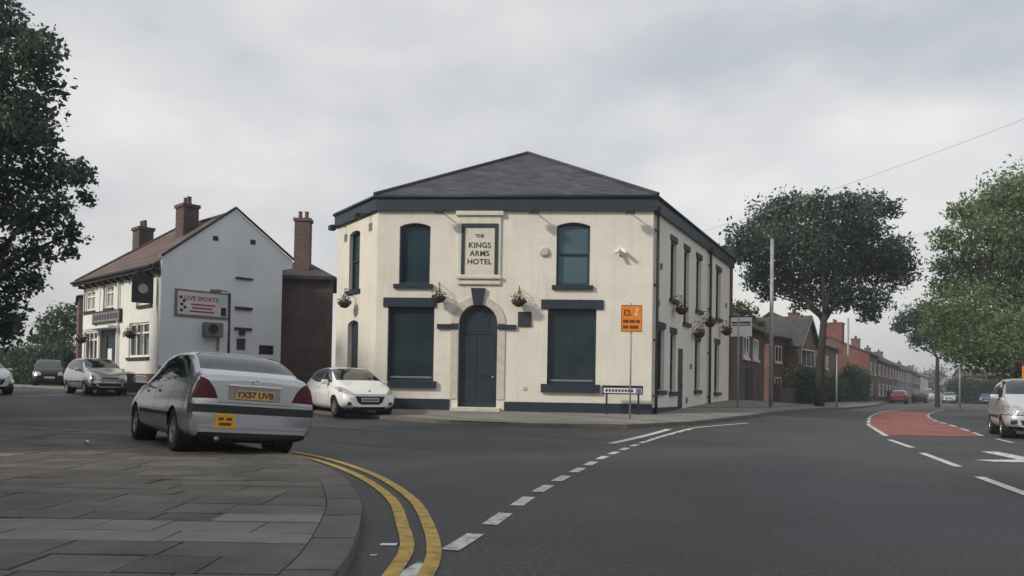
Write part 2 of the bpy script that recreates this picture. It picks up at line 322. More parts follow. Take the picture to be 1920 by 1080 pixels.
def flagmesh(p, mb, f):
    tx, ty, dz = random.uniform(-.007, .007), random.uniform(-.007, .007), random.uniform(-.004, .004); cx, cy = (f[0]+f[1])/2, (f[2]+f[3])/2
    top = [(x, y, g(x, y)+.096+dz+(x-cx)*tx+(y-cy)*ty) for x, y in p]; n = len(p)
    mb.add(top+[(x, y, z-.05) for x, y, z in top], [tuple(range(n))]+[(k, k+n, (k+1) % n+n, (k+1) % n) for k in range(n)])
for k, (d, f, p) in enumerate(polys):
    if k < 298:
        new = (5.0 < (f[2]+f[3])/2 < 5.75 and f[1] > -4.2) or random.random() < .02
        mb = MB(); flagmesh(p, mb, f); mb.build('flagstone', 'flag_new' if new else 'flag', pav)
    else: flagmesh(p, rest, f)
struct(rest.build('distant_flagstones', 'flag', pav), 'stuff')

# ---- pavement round the corner pub and on along the main road
KA_K = [(-16, 40), (-10.6, 31.5), (-7.4, 26.3), (-5.6, 24.4), (-3.4, 22.7), (-1.52, 21.3), (.57, 20.7), (3.02, 20.9), (5.21, 22.9), (7.84, 26.65), (12.13, 33.64), (17.4, 42.8), (28, 61.6), (40.5, 86.3), (64, 127.5), (152, 280)]
BK = [(-10, 40.5), (-6, 34), (-3.5, 29.5), (-2.8, 28), (-2, 27.6), (-1, 27.4), (.6, 27.4), (3, 27), (4, 27.5), (5, 29), (9, 36.5), (12.5, 44.5), (23, 63.6), (35.5, 88.5), (59, 129.5), (147, 282)]
dn = [round(Vector((*KA_K[i], 0)).length) for i in range(len(KA_K))]
def resample(P, n): 
    q = smooth_line(P, .2); return [q[round(i*(len(q)-1)/(n-1))] for i in range(n)]
def paired(A, B, per):
    outA, outB = [], []
    for i in range(len(A)-1):
        n = per(A[i], A[i+1])
        for k in range(n):
            t = k/n; outA.append((A[i][0]*(1-t)+A[i+1][0]*t, A[i][1]*(1-t)+A[i+1][1]*t)); outB.append((B[i][0]*(1-t)+B[i+1][0]*t, B[i][1]*(1-t)+B[i+1][1]*t))
    outA.append(A[-1]); outB.append(B[-1]); return outA, outB
pa, pb = paired(KA_K, BK, lambda a, b: max(3, min(60, int(math.hypot(a[0]-b[0], a[1]-b[1])/.6))))
pubpav = struct(ribbon('pub_pavement', offset_line(pa, .14), pb, .10, 'pave', None, 6))
ribbon('kerb', pa, offset_line(pa, .14), .105, 'kerb', pubpav, 1, .16)
stripe('dropped_kerb', [(-1.6, 21.45), (-.1, 21.0)], .30, 'flag_new', .4, .112, pubpav)
# ---- strip before the half timbered pub and the far side of the main road
la, lb = paired([(-40, 55.5), (-22.1, 39.2), (-14.8, 32.2), (-11.6, 34.2), (-8.5, 38.3)], [(-38, 57.5), (-21.9, 41.5), (-14.5, 33.6), (-12, 36), (-10, 40)], lambda a, b: 12)
lpav = struct(ribbon('side_pavement', la, lb, .09, 'pave', None, 3, .14))
ra, rb = paired([(20, -10), (20, 8), (20.5, 20), (24, 34), (31, 47), (43, 66), (66, 104), (172, 285)], [(26, -10), (26, 8), (26.5, 20), (29, 33), (36, 46), (48, 65), (71, 103), (177, 284)], lambda a, b: 12)
rpav = struct(ribbon('far_pavement', ra, rb, .11, 'pave', None, 3, .16))

# ---------------------------------------------------------------- building helpers
def arch_top(s0, s1, zs, rise, n=10):
    """points of the arch from right to left, springing at zs"""
    h = (s1-s0)/2; c = (s0+s1)/2
    R = (h*h+rise*rise)/(2*rise); a = math.asin(min(1, h/R)); zc = zs+rise-R
    if rise >= h-.001: a = math.pi/2; R = h; zc = zs+rise-h
    return [(c+R*math.sin(a-2*a*k/n), zc+R*math.cos(a-2*a*k/n)) for k in range(n+1)]
def wall_mesh(w, z0, z1, ops, reveal=.2, thick=.3):
    """ops: (s0, s1, z0, z1, rise).  Front face at y = 0, openings cut with reveals"""
    b = MB(); xs = sorted({0, w, *[o[0] for o in ops], *[o[1] for o in ops]}); zs = sorted({z0, z1, *[o[2] for o in ops], *[o[3] for o in ops]})
    for i in range(len(xs)-1):
        for j in range(len(zs)-1):
            cx, cz = (xs[i]+xs[i+1])/2, (zs[j]+zs[j+1])/2
            if any(o[0] < cx < o[1] and o[2] < cz < o[3] for o in ops): continue
            b.add([(xs[i], 0, zs[j]), (xs[i+1], 0, zs[j]), (xs[i+1], 0, zs[j+1]), (xs[i], 0, zs[j+1])], [(0, 1, 2, 3)])
    for s0, s1, a0, a1, rise in ops:
        if rise:
            top = arch_top(s0, s1, a1-rise, rise)
            loop = [(s0, a0), (s1, a0)]+top
            for k in range(len(top)-1):
                (xa, za), (xb, zb) = top[k], top[k+1]
                if za < a1-1e-4 or zb < a1-1e-4: b.add([(xa, 0, za), (xa, 0, a1), (xb, 0, a1), (xb, 0, zb)], [(0, 1, 2, 3)])
        else: loop = [(s0, a0), (s1, a0), (s1, a1), (s0, a1)]
        n = len(loop); b.add([(x, 0, z) for x, z in loop]+[(x, reveal, z) for x, z in loop], [(k, k+n, (k+1) % n+n, (k+1) % n) for k in range(n)])
    b.add([(0, thick, z0), (w, thick, z0), (w, thick, z1), (0, thick, z1), (0, 0, z0), (w, 0, z0), (w, 0, z1), (0, 0, z1)], [(1, 0, 3, 2), (4, 7, 3, 0), (6, 5, 1, 2), (7, 6, 2, 3)])
    return b
class Frame:                                         # a wall's own axes: x along, y into the building, z up
    def __init__(s, root, o, d): s.root = root; s.loc = Vector((o[0], o[1], 0))-Vector((root.location.x, root.location.y, root.location.z)) if root else Vector((o[0], o[1], 0)); s.rz = math.atan2(d[1], d[0])
    def put(s, mb, name, mat, parent=None, **k):
        if parent is None: return mb.build(name, mat, s.root, s.loc, s.rz, **k)
        return mb.build(name, mat, parent, **k)
    def world(s, x, y, z):
        c, q = math.cos(s.rz), math.sin(s.rz); p = s.loc+(s.root.location if s.root else Vector())
        return Vector((p.x+x*c-y*q, p.y+x*q+y*c, z))
def window(F, s0, s1, z0, z1, rise=0, depth=.12, fw=.07, mat='white_paint', pane='glass', bars=(), vbars=(), sill=None, sill_mat='navy', lower=None):
    f = MB(); y0, y1 = depth, depth+.07
    if rise:
        out = [(s0, z0), (s1, z0)]+arch_top(s0, s1, z1-rise, rise); inn = [(s0+fw, z0+fw), (s1-fw, z0+fw)]+arch_top(s0+fw, s1-fw, z1-rise-fw*.4, rise-fw*.5)
    else:
        out = [(s0, z0), (s1, z0), (s1, z1), (s0, z1)]; inn = [(s0+fw, z0+fw), (s1-fw, z0+fw), (s1-fw, z1-fw), (s0+fw, z1-fw)]
    n = len(out)
    f.add([(x, y0, z) for x, z in out]+[(x, y0, z) for x, z in inn]+[(x, y1, z) for x, z in inn], [(k, (k+1) % n, (k+1) % n+n, k+n) for k in range(n)]+[(k+n, (k+1) % n+n, (k+1) % n+2*n, k+2*n) for k in range(n)])
    for t in bars: zc = z0+(z1-z0)*t; f.box(s0+fw, s1-fw, y0+.005, y1-.01, zc-fw*.45, zc+fw*.45)
    for t in vbars: xc = s0+(s1-s0)*t; f.box(xc-fw*.4, xc+fw*.4, y0+.008, y1-.012, z0+fw, z1-fw)
    w = F.put(f, 'window', mat, recalc=False)
    MB().add([(x, y1-.005, z) for x, z in inn], [tuple(range(n))]).build('pane', pane, w, recalc=False)
    if sill:
        a, b_, za, zb, pr = sill; MB().box(a, b_, -pr, depth+.02, za, zb).build('sill', sill_mat, w, bevel=.01)
    return w

# ---------------------------------------------------------------- corner pub
B_ = Vector((-4.53, 26.43, 0)); C_ = Vector((4.5, 25.8, 0)); fd = (C_-B_).normalized()
pub = tag(empty('corner_pub', (0, 27.5, .2)), 'cream painted two storey corner pub with navy trim and slate hipped roof', 'pub')
FF = Frame(pub, B_, fd); WF = (C_-B_).length; Z1 = 6.95
OPS = [(.74, 1.77, 4.45, 6.47, .12), (5.93, 7.02, 4.45, 6.5, .12), (.40, 1.95, 1.25, 3.72, 0), (5.68, 7.26, 1.22, 3.68, 0), (2.76, 4.04, .42, 3.80, .64)]
FF.put(wall_mesh(WF, .1, Z1, OPS), 'front_wall', 'cream', recalc=False)
RD = (.44/1.0018, .9/1.0018); RF = Frame(pub, C_, RD); RLEN = 13.05
ROPS = [(2.18, 2.98, 4.3, 6.31, 0), (4.08, 4.87, 3.62, 6.31, 0), (6.03, 6.88, 4.28, 6.31, 0), (9.72, 10.7, 4.28, 6.35, 0), (.75, 1.5, 1.08, 3.15, 0), (2.27, 3.02, 1.05, 3.08, 0), (5.93, 6.8, 1.12, 3.05, 0), (9.56, 10.55, 1.05, 3.15, 0), (3.36, 4.1, .25, 2.6, 0)]
RF.put(wall_mesh(RLEN, .1, Z1, ROPS), 'side_wall', 'cream', recalc=False)
LD = (.56, -.83); A_ = B_-Vector((*LD, 0)).normalized()*3.5; LF = Frame(pub, A_, LD)
LOPS = [(1.12, 2.05, 4.42, 6.5, .1), (1.12, 2.05, .45, 3.35, .12)]
LF.put(wall_mesh(3.5, .1, Z1, LOPS), 'chamfer_wall', 'cream', recalc=False)
E_ = A_+Vector((1.5, 8, 0)); D_ = C_+Vector((*RD, 0))*RLEN
for nm, p, q in (('rear_wall', D_, E_), ('rear_side_wall', E_, A_)):
    dd = (q-p); Frame(pub, p, dd.normalized()).put(wall_mesh(dd.length, .1, Z1, []), nm, 'brick_dark', recalc=False)
# first floor windows with sash bars, ground floor windows with dark glass
window(FF, .74, 1.77, 4.45, 6.47, .12, mat='navy', pane='glass_blue', sill=(.57, 1.9, 4.30, 4.44, .10))
window(FF, 5.93, 7.02, 4.45, 6.5, .12, mat='navy', pane='glass_sky_teal', bars=(.5,), sill=(5.80, 7.14, 4.30, 4.44, .10))
def shutter_window(F, s0, s1, z0, z1, lint, sill):
    w = window(F, s0, s1, z0, z1, 0, .10, .06, 'navy', 'shop_glass', bars=(), vbars=(), sill=sill)
    MB().box(*lint[:2], -.05, .1, *lint[2:]).build('lintel', 'navy', w, bevel=.01)
    MB().box(s0+.08, s1-.08, .115, .15, z0+.08, z0+.15).build('reflection_strip', 'grey_metal', w, bevel=.01)  # pale strip stands in for the light reflected low in the pane
shutter_window(FF, .40, 1.95, 1.25, 3.72, (.24, 2.0, 3.68, 3.99), (.32, 2.06, 1.02, 1.25, .12))
shutter_window(FF, 5.68, 7.26, 1.22, 3.68, (5.46, 7.48, 3.66, 3.97), (5.49, 7.4, .95, 1.22, .12))
window(LF, 1.12, 2.05, 4.42, 6.5, .1, mat='navy', pane='glass_blue', bars=(.5,), sill=(1.0, 2.17, 4.28, 4.41, .10))
for (a, b_, z0, z1, r) in ROPS[:8]:
    window(RF, a, b_, z0, z1, 0, .12, .07, 'navy', 'glass', bars=(.5,), sill=(a-.12, b_+.12, z0-.16, z0-.01, .10))
    MB().box(a-.1, b_+.1, -.03, .05, z1, z1+.2).build('lintel', 'navy_dull', pub, RF.loc, RF.rz)
def door(F, s0, s1, z0, z1, rise, panels, dy=0.):
    poly = [(s0, z0), (s1, z0)]+(arch_top(s0, s1, z1-rise, rise, 16) if rise else [(s1, z1), (s0, z1)])
    d = F.put(MB().prism(poly, .16-dy, .21-dy), 'door', 'navy')
    for a, b_, c, e in panels: MB().box(a, b_, .145-dy, .165-dy, c, e).build('door_panel', 'navy', d, bevel=.012)
    MB().lathe([(.0, -.03), (.03, -.03), (.03, .02), (0, .02)], 10).build('handle', 'chrome', d, (s1-.14, .13-dy, z0+1.0), (math.pi/2, 0, 0)); return d
door(FF, 2.76, 4.04, .42, 3.80, .64, [(2.86, 3.36, .6, 1.3), (3.44, 3.94, .6, 1.3), (2.86, 3.36, 1.45, 2.75), (3.44, 3.94, 1.45, 2.75), (3.05, 3.75, 2.92, 3.35)])
MB().box(2.76, 4.04, .14, .18, 2.84, 2.90).build('transom', 'navy_dull', pub, FF.loc, FF.rz)
door(RF, 3.36, 4.1, .25, 2.6, 0, [(3.45, 4.0, .4, 1.1), (3.45, 4.0, 1.3, 2.45)], .14); door(LF, 1.12, 2.05, .45, 3.35, .12, [(1.25, 1.92, .6, 1.4), (1.25, 1.92, 1.6, 3.0)])
MB().box(2.58, 4.2, -.42, .16, .22, .41).build('door_step', 'surround', pub, FF.loc, FF.rz, bevel=.02)
# arched surround, imposts and keystone
sur = MB(); o_ = arch_top(2.5, 4.3, 3.16, .9, 18); i_ = arch_top(2.76, 4.04, 3.16, .64, 18); n = len(o_)
sur.add([(x, -.035, z) for x, z in o_]+[(x, -.035, z) for x, z in i_]+[(x, .01, z) for x, z in o_]+[(x, .05, z) for x, z in i_], [(k, k+1, n+k+1, n+k) for k in range(n-1)]+[(k, 2*n+k, 2*n+k+1, k+1) for k in range(n-1)]+[(n+k, n+k+1, 3*n+k+1, 3*n+k) for k in range(n-1)])
FF.put(sur, 'arch_surround', 'surround')
for a, b_ in ((2.5, 2.757), (4.043, 4.3)): FF.put(MB().box(a, b_, -.035, .05, .68, 2.98), 'door_jamb', 'surround', bevel=.01)
for a, b_ in ((2.05, 2.752), (4.048, 4.65)): FF.put(MB().box(a, b_, -.09, .05, 2.98, 3.13), 'impost', 'navy', bevel=.01)
FF.put(MB().prism([(3.25, 3.74), (3.53, 3.74), (3.63, 4.32), (3.15, 4.32)], -.11, .03), 'keystone', 'navy', bevel=.01)
# plinth, corner pilaster, downpipes
FF.put(MB().box(-.03, 2.5, -.05, .05, .12, .67), 'plinth', 'navy', bevel=.008); FF.put(MB().box(4.3, WF+.03, -.05, .05, .12, .62), 'plinth', 'navy', bevel=.008)
RF.put(MB().box(.03, 3.3, -.05, .05, .1, .50), 'plinth', 'navy', bevel=.008); RF.put(MB().box(4.16, RLEN, -.05, .05, .1, .36), 'plinth', 'navy', bevel=.008)
LF.put(MB().box(0, 1.05, -.05, .05, .12, .68), 'plinth', 'navy', bevel=.008); LF.put(MB().box(2.1, 3.47, -.05, .05, .12, .68), 'plinth', 'navy', bevel=.008)
for F, x, z0, z1, r in ((RF, .22, .3, 6.9, .05), (RF, 8.2, .25, 6.9, .055)):
    p = F.put(MB().tube([(x, -.10, z0), (x, -.10, z1)], r, 10), 'downpipe', 'navy_dull', smooth=True)
    b = MB()
    for k in range(4): zc = z0+.6+k*(z1-z0-1.2)/3; b.box(x-.08, x+.08, -.13, .0, zc-.03, zc+.03)
    b.box(x-.11, x+.11, -.2, -.01, z1-.1, z1+.12); b.build('bracket', 'navy_dull', p)
# fascia and roof
def out2(p, d): return p+Vector((*d, 0))*1
def isect(p, d, q, e):
    k = (q-p).to_2d(); den = d[0]*e[1]-d[1]*e[0]; t = (k[0]*e[1]-k[1]*e[0])/den; return p+Vector((d[0], d[1], 0))*t
def eave_ring(off):
    P = [A_, B_, C_, D_, E_]; L = []
    for i in range(5):
        p, q = P[i], P[(i+1) % 5]; d = (q-p).normalized(); L.append((p+Vector((d.y, -d.x, 0))*off, (d.x, d.y)))
    return [isect(L[i-1][0], L[i-1][1], L[i][0], L[i][1]) for i in range(5)]
o1 = eave_ring(.12); o0 = eave_ring(.0); off = pub.location
for i in range(5):
    j = (i+1) % 5; a, b, c, d = o1[i], o1[j], o0[j], o0[i]
    V = [(*a.to_2d(), 6.87), (*b.to_2d(), 6.87), (*b.to_2d(), 7.30), (*a.to_2d(), 7.30), (*d.to_2d(), 6.90), (*c.to_2d(), 6.90), (*c.to_2d(), 7.25), (*d.to_2d(), 7.25)]
    MB().add([Vector(v)-off for v in V], [(0, 1, 2, 3), (0, 4, 5, 1), (3, 2, 6, 7)]).build('fascia', 'fascia', pub)
    gl = MB().tube([Vector((*(a+(a-d)*.3).to_2d(), 7.31))-off, Vector((*(b+(b-c)*.3).to_2d(), 7.31))-off], .045, 8); gl.build('gutter', 'fascia', pub, smooth=True)
P_ = Vector((.49, 31.5, 10.36)); Q_ = Vector((3.2, 36.2, 10.36)); rr = [Vector((*p.to_2d(), 7.36)) for p in eave_ring(.18)]
roof = MB().add([v-off for v in rr+[P_, Q_]], [(1, 2, 5), (0, 1, 5), (2, 3, 6), (2, 6, 5), (3, 4, 6), (4, 0, 5), (4, 5, 6)]).build('roof', 'slate', pub)
for a, b in ((rr[1], P_), (rr[2], P_), (P_, Q_)): MB().tube([a-off+Vector((0, 0, .02)), b-off+Vector((0, 0, .03))], .07, 6).build('ridge_tile', 'tile_dark', roof)
# inscribed panel between the first floor windows
pn = FF.put(MB().box(2.70, 4.11, -.06, .02, 4.62, 6.70), 'inscribed_panel', 'stone', bevel=.015)
MB().box(2.62, 4.19, -.13, .02, 6.70, 6.85).build('panel_cornice', 'stone', pn, bevel=.02); MB().box(2.66, 4.15, -.12, -.05, 4.62, 4.72).build('panel_sill', 'stone', pn, bevel=.015); MB().box(2.70, 4.11, -.08, .02, 4.44, 4.56).build('panel_apron', 'stone', pn, bevel=.015)
for q in ((2.81, 2.92, 4.78, 6.44), (3.91, 4.02, 4.78, 6.44), (2.92, 3.91, 6.31, 6.44)): MB().box(q[0], q[1], -.085, -.055, q[2], q[3]).build('dark_border', 'navy_dull', pn)
for body, z, s in (('THE', 6.03, .15), ('KINGS', 5.72, .25), ('ARMS', 5.45, .25), ('HOTEL', 5.18, .25)): text(body, s, 'wood_dark', pn, (3.415, -.066, z), (math.pi/2, 0, 0), spacing=1.05, bold=.004)
# floodlights, alarm box, camera, notice
def floodlight(F, x, z):
    f = F.put(MB().box(x-.15, x+.15, -.62, -.40, z-.10, z+.06), 'floodlight', 'black_metal', bevel=.02)
    MB().tube([(x, .0, z+.08), (x, -.5, z+.08)], .02, 6).build('arm', 'black_metal', f); MB().box(x-.13, x+.13, -.60, -.42, z-.115, z-.10).build('lens', 'glass', f)
for x in (2.12, 5.19, 8.27): floodlight(FF, x, 6.76)
floodlight(LF, .75, 6.7); floodlight(LF, 2.9, 6.75)
al = FF.put(MB().lathe([(0, .09), (.12, .09), (.17, .03), (.17, 0)], 14), 'alarm_box', 'surround'); al.rotation_euler = (math.pi/2, 0, FF.rz); al.location = FF.world(5.54, -.005, 5.53)-pub.location; al.rotation_euler = (-math.pi/2*-1, 0, FF.rz)
MB().lathe([(0, .095), (.07, .095), (.07, .085)], 10).build('strobe', 'surround', al)
cc = FF.put(MB().box(7.93, 8.07, -.10, .01, 5.42, 5.66), 'camera_bracket', 'white_paint', bevel=.02)
MB().tube([(8.0, -.05, 5.62), (7.84, -.32, 5.46)], .055, 10).build('camera_body', 'white_paint', cc, smooth=True); MB().tube([(8.02, -.05, 5.62), (8.19, -.28, 5.46)], .055, 10).build('camera_body', 'white_paint', cc, smooth=True)
nb = FF.put(MB().box(4.71, 5.15, -.06, .01, 3.08, 3.56), 'notice_board', 'wood_dark', bevel=.01); MB().box(4.76, 5.10, -.066, -.055, 3.13, 3.51).build('notice', 'ink_violet' if 0 else 'navy_dull', nb)
FF.put(MB().box(4.9, 5.0, -.04, .01, 1.02, 1.12), 'vent', 'surround')
for x, z in ((.9, 5.2), (.6, 3.95), (5.2, 2.0), (4.6, .72), (11.8, 5.0)): RF.put(MB().box(x-.06, x+.06, -.07, .01, z-.1, z+.1), 'wall_box', 'grey_metal', bevel=.01)
hs = RF.put(MB().box(12.55, 12.60, -1.05, -.1, 3.62, 4.50), 'hanging_sign', 'white_sign', bevel=.01); MB().tube([(12.57, 0, 4.56), (12.57, -1.1, 4.56)], .02, 6).build('sign_bracket', 'black_metal', hs)
MB().box(12.54, 12.61, -1.0, -.15, 4.22, 4.30).build('sign_stripe', 'ink', hs); MB().box(12.54, 12.61, -1.0, -.15, 4.12, 4.17).build('sign_stripe', 'ink', hs)

# ---------------------------------------------------------------- foliage
def grow(L, k): return [(x, y, z, r*k) for x, y, z, r in L]
def leaves(name, clumps, per, size, mat, parent, seed, off=(0, 0, 0), squash=.85, spray=.12, fl=None):
    R = np.random.default_rng(seed); C = []
    for x, y, z, r in clumps:
        n = max(8, int(per*r*r)); d = R.normal(size=(n, 3)); d /= np.linalg.norm(d, axis=1)[:, None]
        rad_ = r*(R.random(n)**.45)*(1+spray*R.normal(size=n)); ph = R.random(3)*6
        rad_ *= 1+.22*np.sin(d[:, 0]*4+ph[0])*np.sin(d[:, 1]*4+ph[1])+.15*np.sin(d[:, 2]*7+ph[2])
        C.append(np.array([x, y, z])+d*rad_[:, None]*np.array([1, 1, squash]))
    C = np.concatenate(C)-np.array(off); n = len(C)
    nr = R.normal(size=(n, 3))+np.array([0, 0, .7]); nr /= np.linalg.norm(nr, axis=1)[:, None]
    a = np.cross(nr, R.normal(size=(n, 3))); a /= np.linalg.norm(a, axis=1)[:, None]; b = np.cross(nr, a)
    s = size*(.45+1.1*R.random(n)**1.6)[:, None]; V = np.stack([C-a*s*.5, C+b*s*.30+nr*s*.06, C+a*s*.5, C-b*s*.30+nr*s*.06], 1).reshape(-1, 3)
    me = bpy.data.meshes.new(name); me.vertices.add(4*n); me.vertices.foreach_set('co', V.astype('f').ravel()); me.loops.add(4*n); me.loops.foreach_set('vertex_index', np.arange(4*n, dtype='i'))
    me.polygons.add(n); me.polygons.foreach_set('loop_start', np.arange(0, 4*n, 4, dtype='i')); me.update(calc_edges=True); me.materials.append(MAT[mat]); return link(name, me, parent)
def tree(label, base, r0, top, clumps, per, size, mat, seed, name='broadleaf_tree', every=2, fork=None, lean=0):
    t = tag(empty(name, base), label, 'tree'); R = random.Random(seed); bx, by, bz = base; b = MB(); fork = fork or (bz+.45*(top-bz)); fx = lean
    b.tube([(0, 0, -.1), (.02, 0, .3), (fx*.3, .05, (fork-bz)*.5), (fx, 0, fork-bz)], [r0*1.35, r0*1.05, r0*.85, r0*.72], 10)
    for k, (x, y, z, r) in enumerate(clumps):
        if k % every: continue
        e = Vector((x-bx, y-by, z-bz)); s = Vector((fx, 0, fork-bz-R.uniform(0, .12)*(fork-bz))); 
        if e.z < s.z*.75: s.z = e.z*.8
        m = s.lerp(e, .5)+Vector((R.uniform(-.3, .3), R.uniform(-.3, .3), R.uniform(-.1, .35))); b.tube([s, s.lerp(m, .5)+Vector((0, 0, .1)), m, e], [r0*.45, r0*.33, r0*.24, r0*.08], 6)
    b.build('trunk', 'bark', t, smooth=True); leaves('crown', clumps, per, size, mat, t, seed, base); return t
MID = [(12.9,44.1,9.3,1.32),(15.7,49.2,11.5,1.48),(16.3,47.2,11.9,1.2),(16.6,43.8,11.3,0.96),(18.8,45.5,11.8,0.97),(21.9,49.1,12.6,1.05),(23.2,49.3,12.5,0.72),(15.2,46.7,9.1,1.71),(16.2,44.5,9.6,1.78),(19.4,48.0,10.6,1.92),(20.5,46.8,10.7,1.4),(14.3,46.8,7.8,0.94),(16.0,46.4,7.5,1.17),(18.5,48.1,8.4,1.6),(21.4,50.2,9.1,1.67),(23.0,50.0,9.4,1.6),(23.2,48.0,8.4,1.12),(22.5,46.9,9.5,0.94),(19.3,46.0,6.6,0.98),(20.7,45.8,6.5,0.98),(21.3,47.7,5.8,0.64),(15.2,47.8,7.0,0.64),(13.7,49.2,9.5,0.72),(18.2,45.5,6.5,0.85),(17.6,48.1,6.8,0.9)]
LEFT = [(-16.7,26.1,12.5,0.78),(-15.2,24.9,11.2,0.75),(-16.8,25.8,11.1,1.03),(-15.1,25.5,10.5,0.61),(-16.0,26.0,9.7,0.95),(-16.1,24.8,8.7,0.99),(-16.6,28.0,9.6,0.56),(-16.4,26.5,7.8,1.06),(-15.4,26.7,8.1,0.8),(-13.4,24.5,7.4,0.49),(-14.8,27.6,7.4,0.33),(-14.4,24.8,6.4,0.66),(-15.4,27.5,6.1,0.55),(-15.2,25.0,6.0,0.67),(-17.1,26.8,6.7,0.8),(-15.2,27.2,5.4,0.27),(-18.3,28.4,5.5,0.76),(-16.6,26.7,4.2,0.71),(-15.6,25.9,4.3,0.38),(-16.6,25.9,3.3,0.69),(-18.2,26.4,10.1,1.41),(-18.2,26.0,7.3,1.56),(-18.4,26.6,4.8,1.24),(-18.6,27.2,12.6,1.09),(-20.0,26.8,11.1,1.61),(-19.4,25.8,7.6,1.55),(-18.9,25.4,5.0,1.35),(-16.0,25.4,2.8,0.42),(-17.5,26.2,13.4,0.87),(-20.2,27.5,13.4,1.28),(-15.6,26,12.0,.7),(-15.9,25.6,8.9,.8),(-15.8,26.4,5.2,.6),(-17.0,26.6,2.7,.7)]
RIGHT = [(26.8,43.8,12.0,1.23),(28.2,44.1,12.4,1.41),(27.8,47.4,12.1,1.14),(24.0,43.0,11.0,0.63),(26.6,44.4,9.8,1.78),(24.2,44.7,9.8,0.77),(28.9,45.2,9.9,1.81),(25.9,45.9,8.5,1.38),(27.6,45.5,7.5,1.82),(25.6,47.2,7.4,0.94),(29.1,45.0,6.6,1.8),(25.5,44.6,5.6,1.78),(24.3,45.0,5.0,1.2),(26.3,42.9,4.3,1.72),(26.8,45.7,3.4,1.28),(29.3,46.8,3.0,1.4),(24.8,44.3,3.8,1.12),(31.9,47.0,11.9,1.88),(31.0,45.1,7.8,2.1),(30.9,45.9,4.3,1.84),(33.4,46.3,9.9,2.16),(31.8,43.8,5.9,2.04),(24.5,45.9,8.5,0.49),(24.6,46.6,6.1,0.68)]
SMALL = [(35.6,72.2,7.8,1.06),(37.3,72.7,8.4,1.36),(37.5,72.1,6.9,1.35),(39.6,73.3,6.0,1.37),(40.6,72.4,5.5,1.35),(35.0,72.2,7.1,0.63),(36.7,72.7,6.0,0.73),(38.4,71.1,7.8,1.23)]
BUSH = [(13.9,49.3,6.2,0.72),(14.9,50.5,6.0,0.74),(15.1,49.5,5.1,0.66),(14.1,49.2,5.0,0.92),(15.6,50.0,4.4,0.6),(14.4,49.8,3.8,.9)]
LBUSH = [(-35.5,60.7,5.2,0.89),(-34.2,60.5,6.1,0.97),(-33.9,61.2,5.2,1.06),(-36.2,63.1,4.4,1.18),(-34.8,63.4,6.8,0.59),(-37.3,62.7,4.3,0.75),(-35,62,3.2,1.5)]
tree('broad dark green tree with spreading crown beside the main road pole', (16.9, 44, g(16.9, 44)), .25, 12.5, grow(MID, 1.13), 950, .21, 'leaf_mid', 11, fork=5.4, lean=.25, every=3)
tree('tall dark tree with hanging branches at the left edge', (-18.4, 26.8, g(-18.4, 26.8)), .32, 13, grow(LEFT, 1.1), 1000, .19, 'leaf_dark', 12, every=4, fork=3.6)
tree('pale yellow green tree behind the silver car at the right edge', (28.6, 45, g(28.6, 45)), .28, 12, grow(RIGHT, 1.2), 900, .20, 'leaf_pale', 13, fork=4, every=3)
tree('small dark tree with thin trunk beyond the pale green tree', (38.3, 72, g(38, 72)), .2, 8, grow(SMALL, 1.15), 600, .28, 'leaf_mid', 14, fork=4.5)
tree('bushy tree rising behind the corner pub\'s far end', (14.5, 49.8, g(14, 50)), .15, 6, BUSH, 600, .22, 'leaf_bush', 15, fork=2.5)
tree('green tree in the distance left of the half timbered pub', (-35, 61.8, g(-35, 61)), .2, 6, LBUSH, 500, .28, 'leaf_bush', 16, fork=2.5)
tree('distant dark tree closing the end of the main road', (113, 226, 0), .3, 9, [(110, 226, 4, 3), (113, 227, 6.5, 3.2), (117, 226, 5, 3.4), (121, 227, 7, 3), (115, 225, 2.4, 2.4), (108, 226, 2.2, 2), (121, 226, 3, 3)], 120, .5, 'leaf_dark', 17, fork=3)
tree('far bushy tree beyond the last terraced house', (101, 214, 0), .25, 7, [(100, 214, 3, 2.4), (103, 215, 4.6, 2.4), (97, 213, 2.4, 2), (105, 214, 2.2, 2.2)], 150, .45, 'leaf_bush', 18, fork=2.5)
# street trees standing to the left, out of the picture, that shade the near pavement; low crowned ones added to darken the saloon's side
random.seed(3)
for k, (x, y, rr_, zl) in enumerate(((-15.6, 8.0, 4.4, 4.5), (-13.0, -1.5, 4.8, 4.5), (-15, -13, 4.6, 5), (-23.5, 24.5, 4.2, 1.6), (-20.5, 19.5, 3.2, 1.5), (-21, 10.5, 4.0, 2.2))):
    cl = []
    for q in range(26):
        a = random.uniform(0, 6.28); rd = rr_*.72*math.sqrt(random.random()); cl.append((x+rd*math.cos(a), y+rd*math.sin(a), random.uniform(zl, 11.5), random.uniform(1.4, 2.1)))
    tree(['street tree nearest the parked silver saloon, outside the left edge', 'street tree level with the camera, outside the left edge', 'street tree behind the camera on the left', 'tree beside the dark left edge tree, outside the picture', 'narrow low crowned tree across the side road, outside the picture', 'low crowned tree behind the pavement, outside the left edge'][k], (x, y, g(x, y)+.08), .3, 11, cl, 260, .36, 'leaf_dark', 30+k, fork=4)

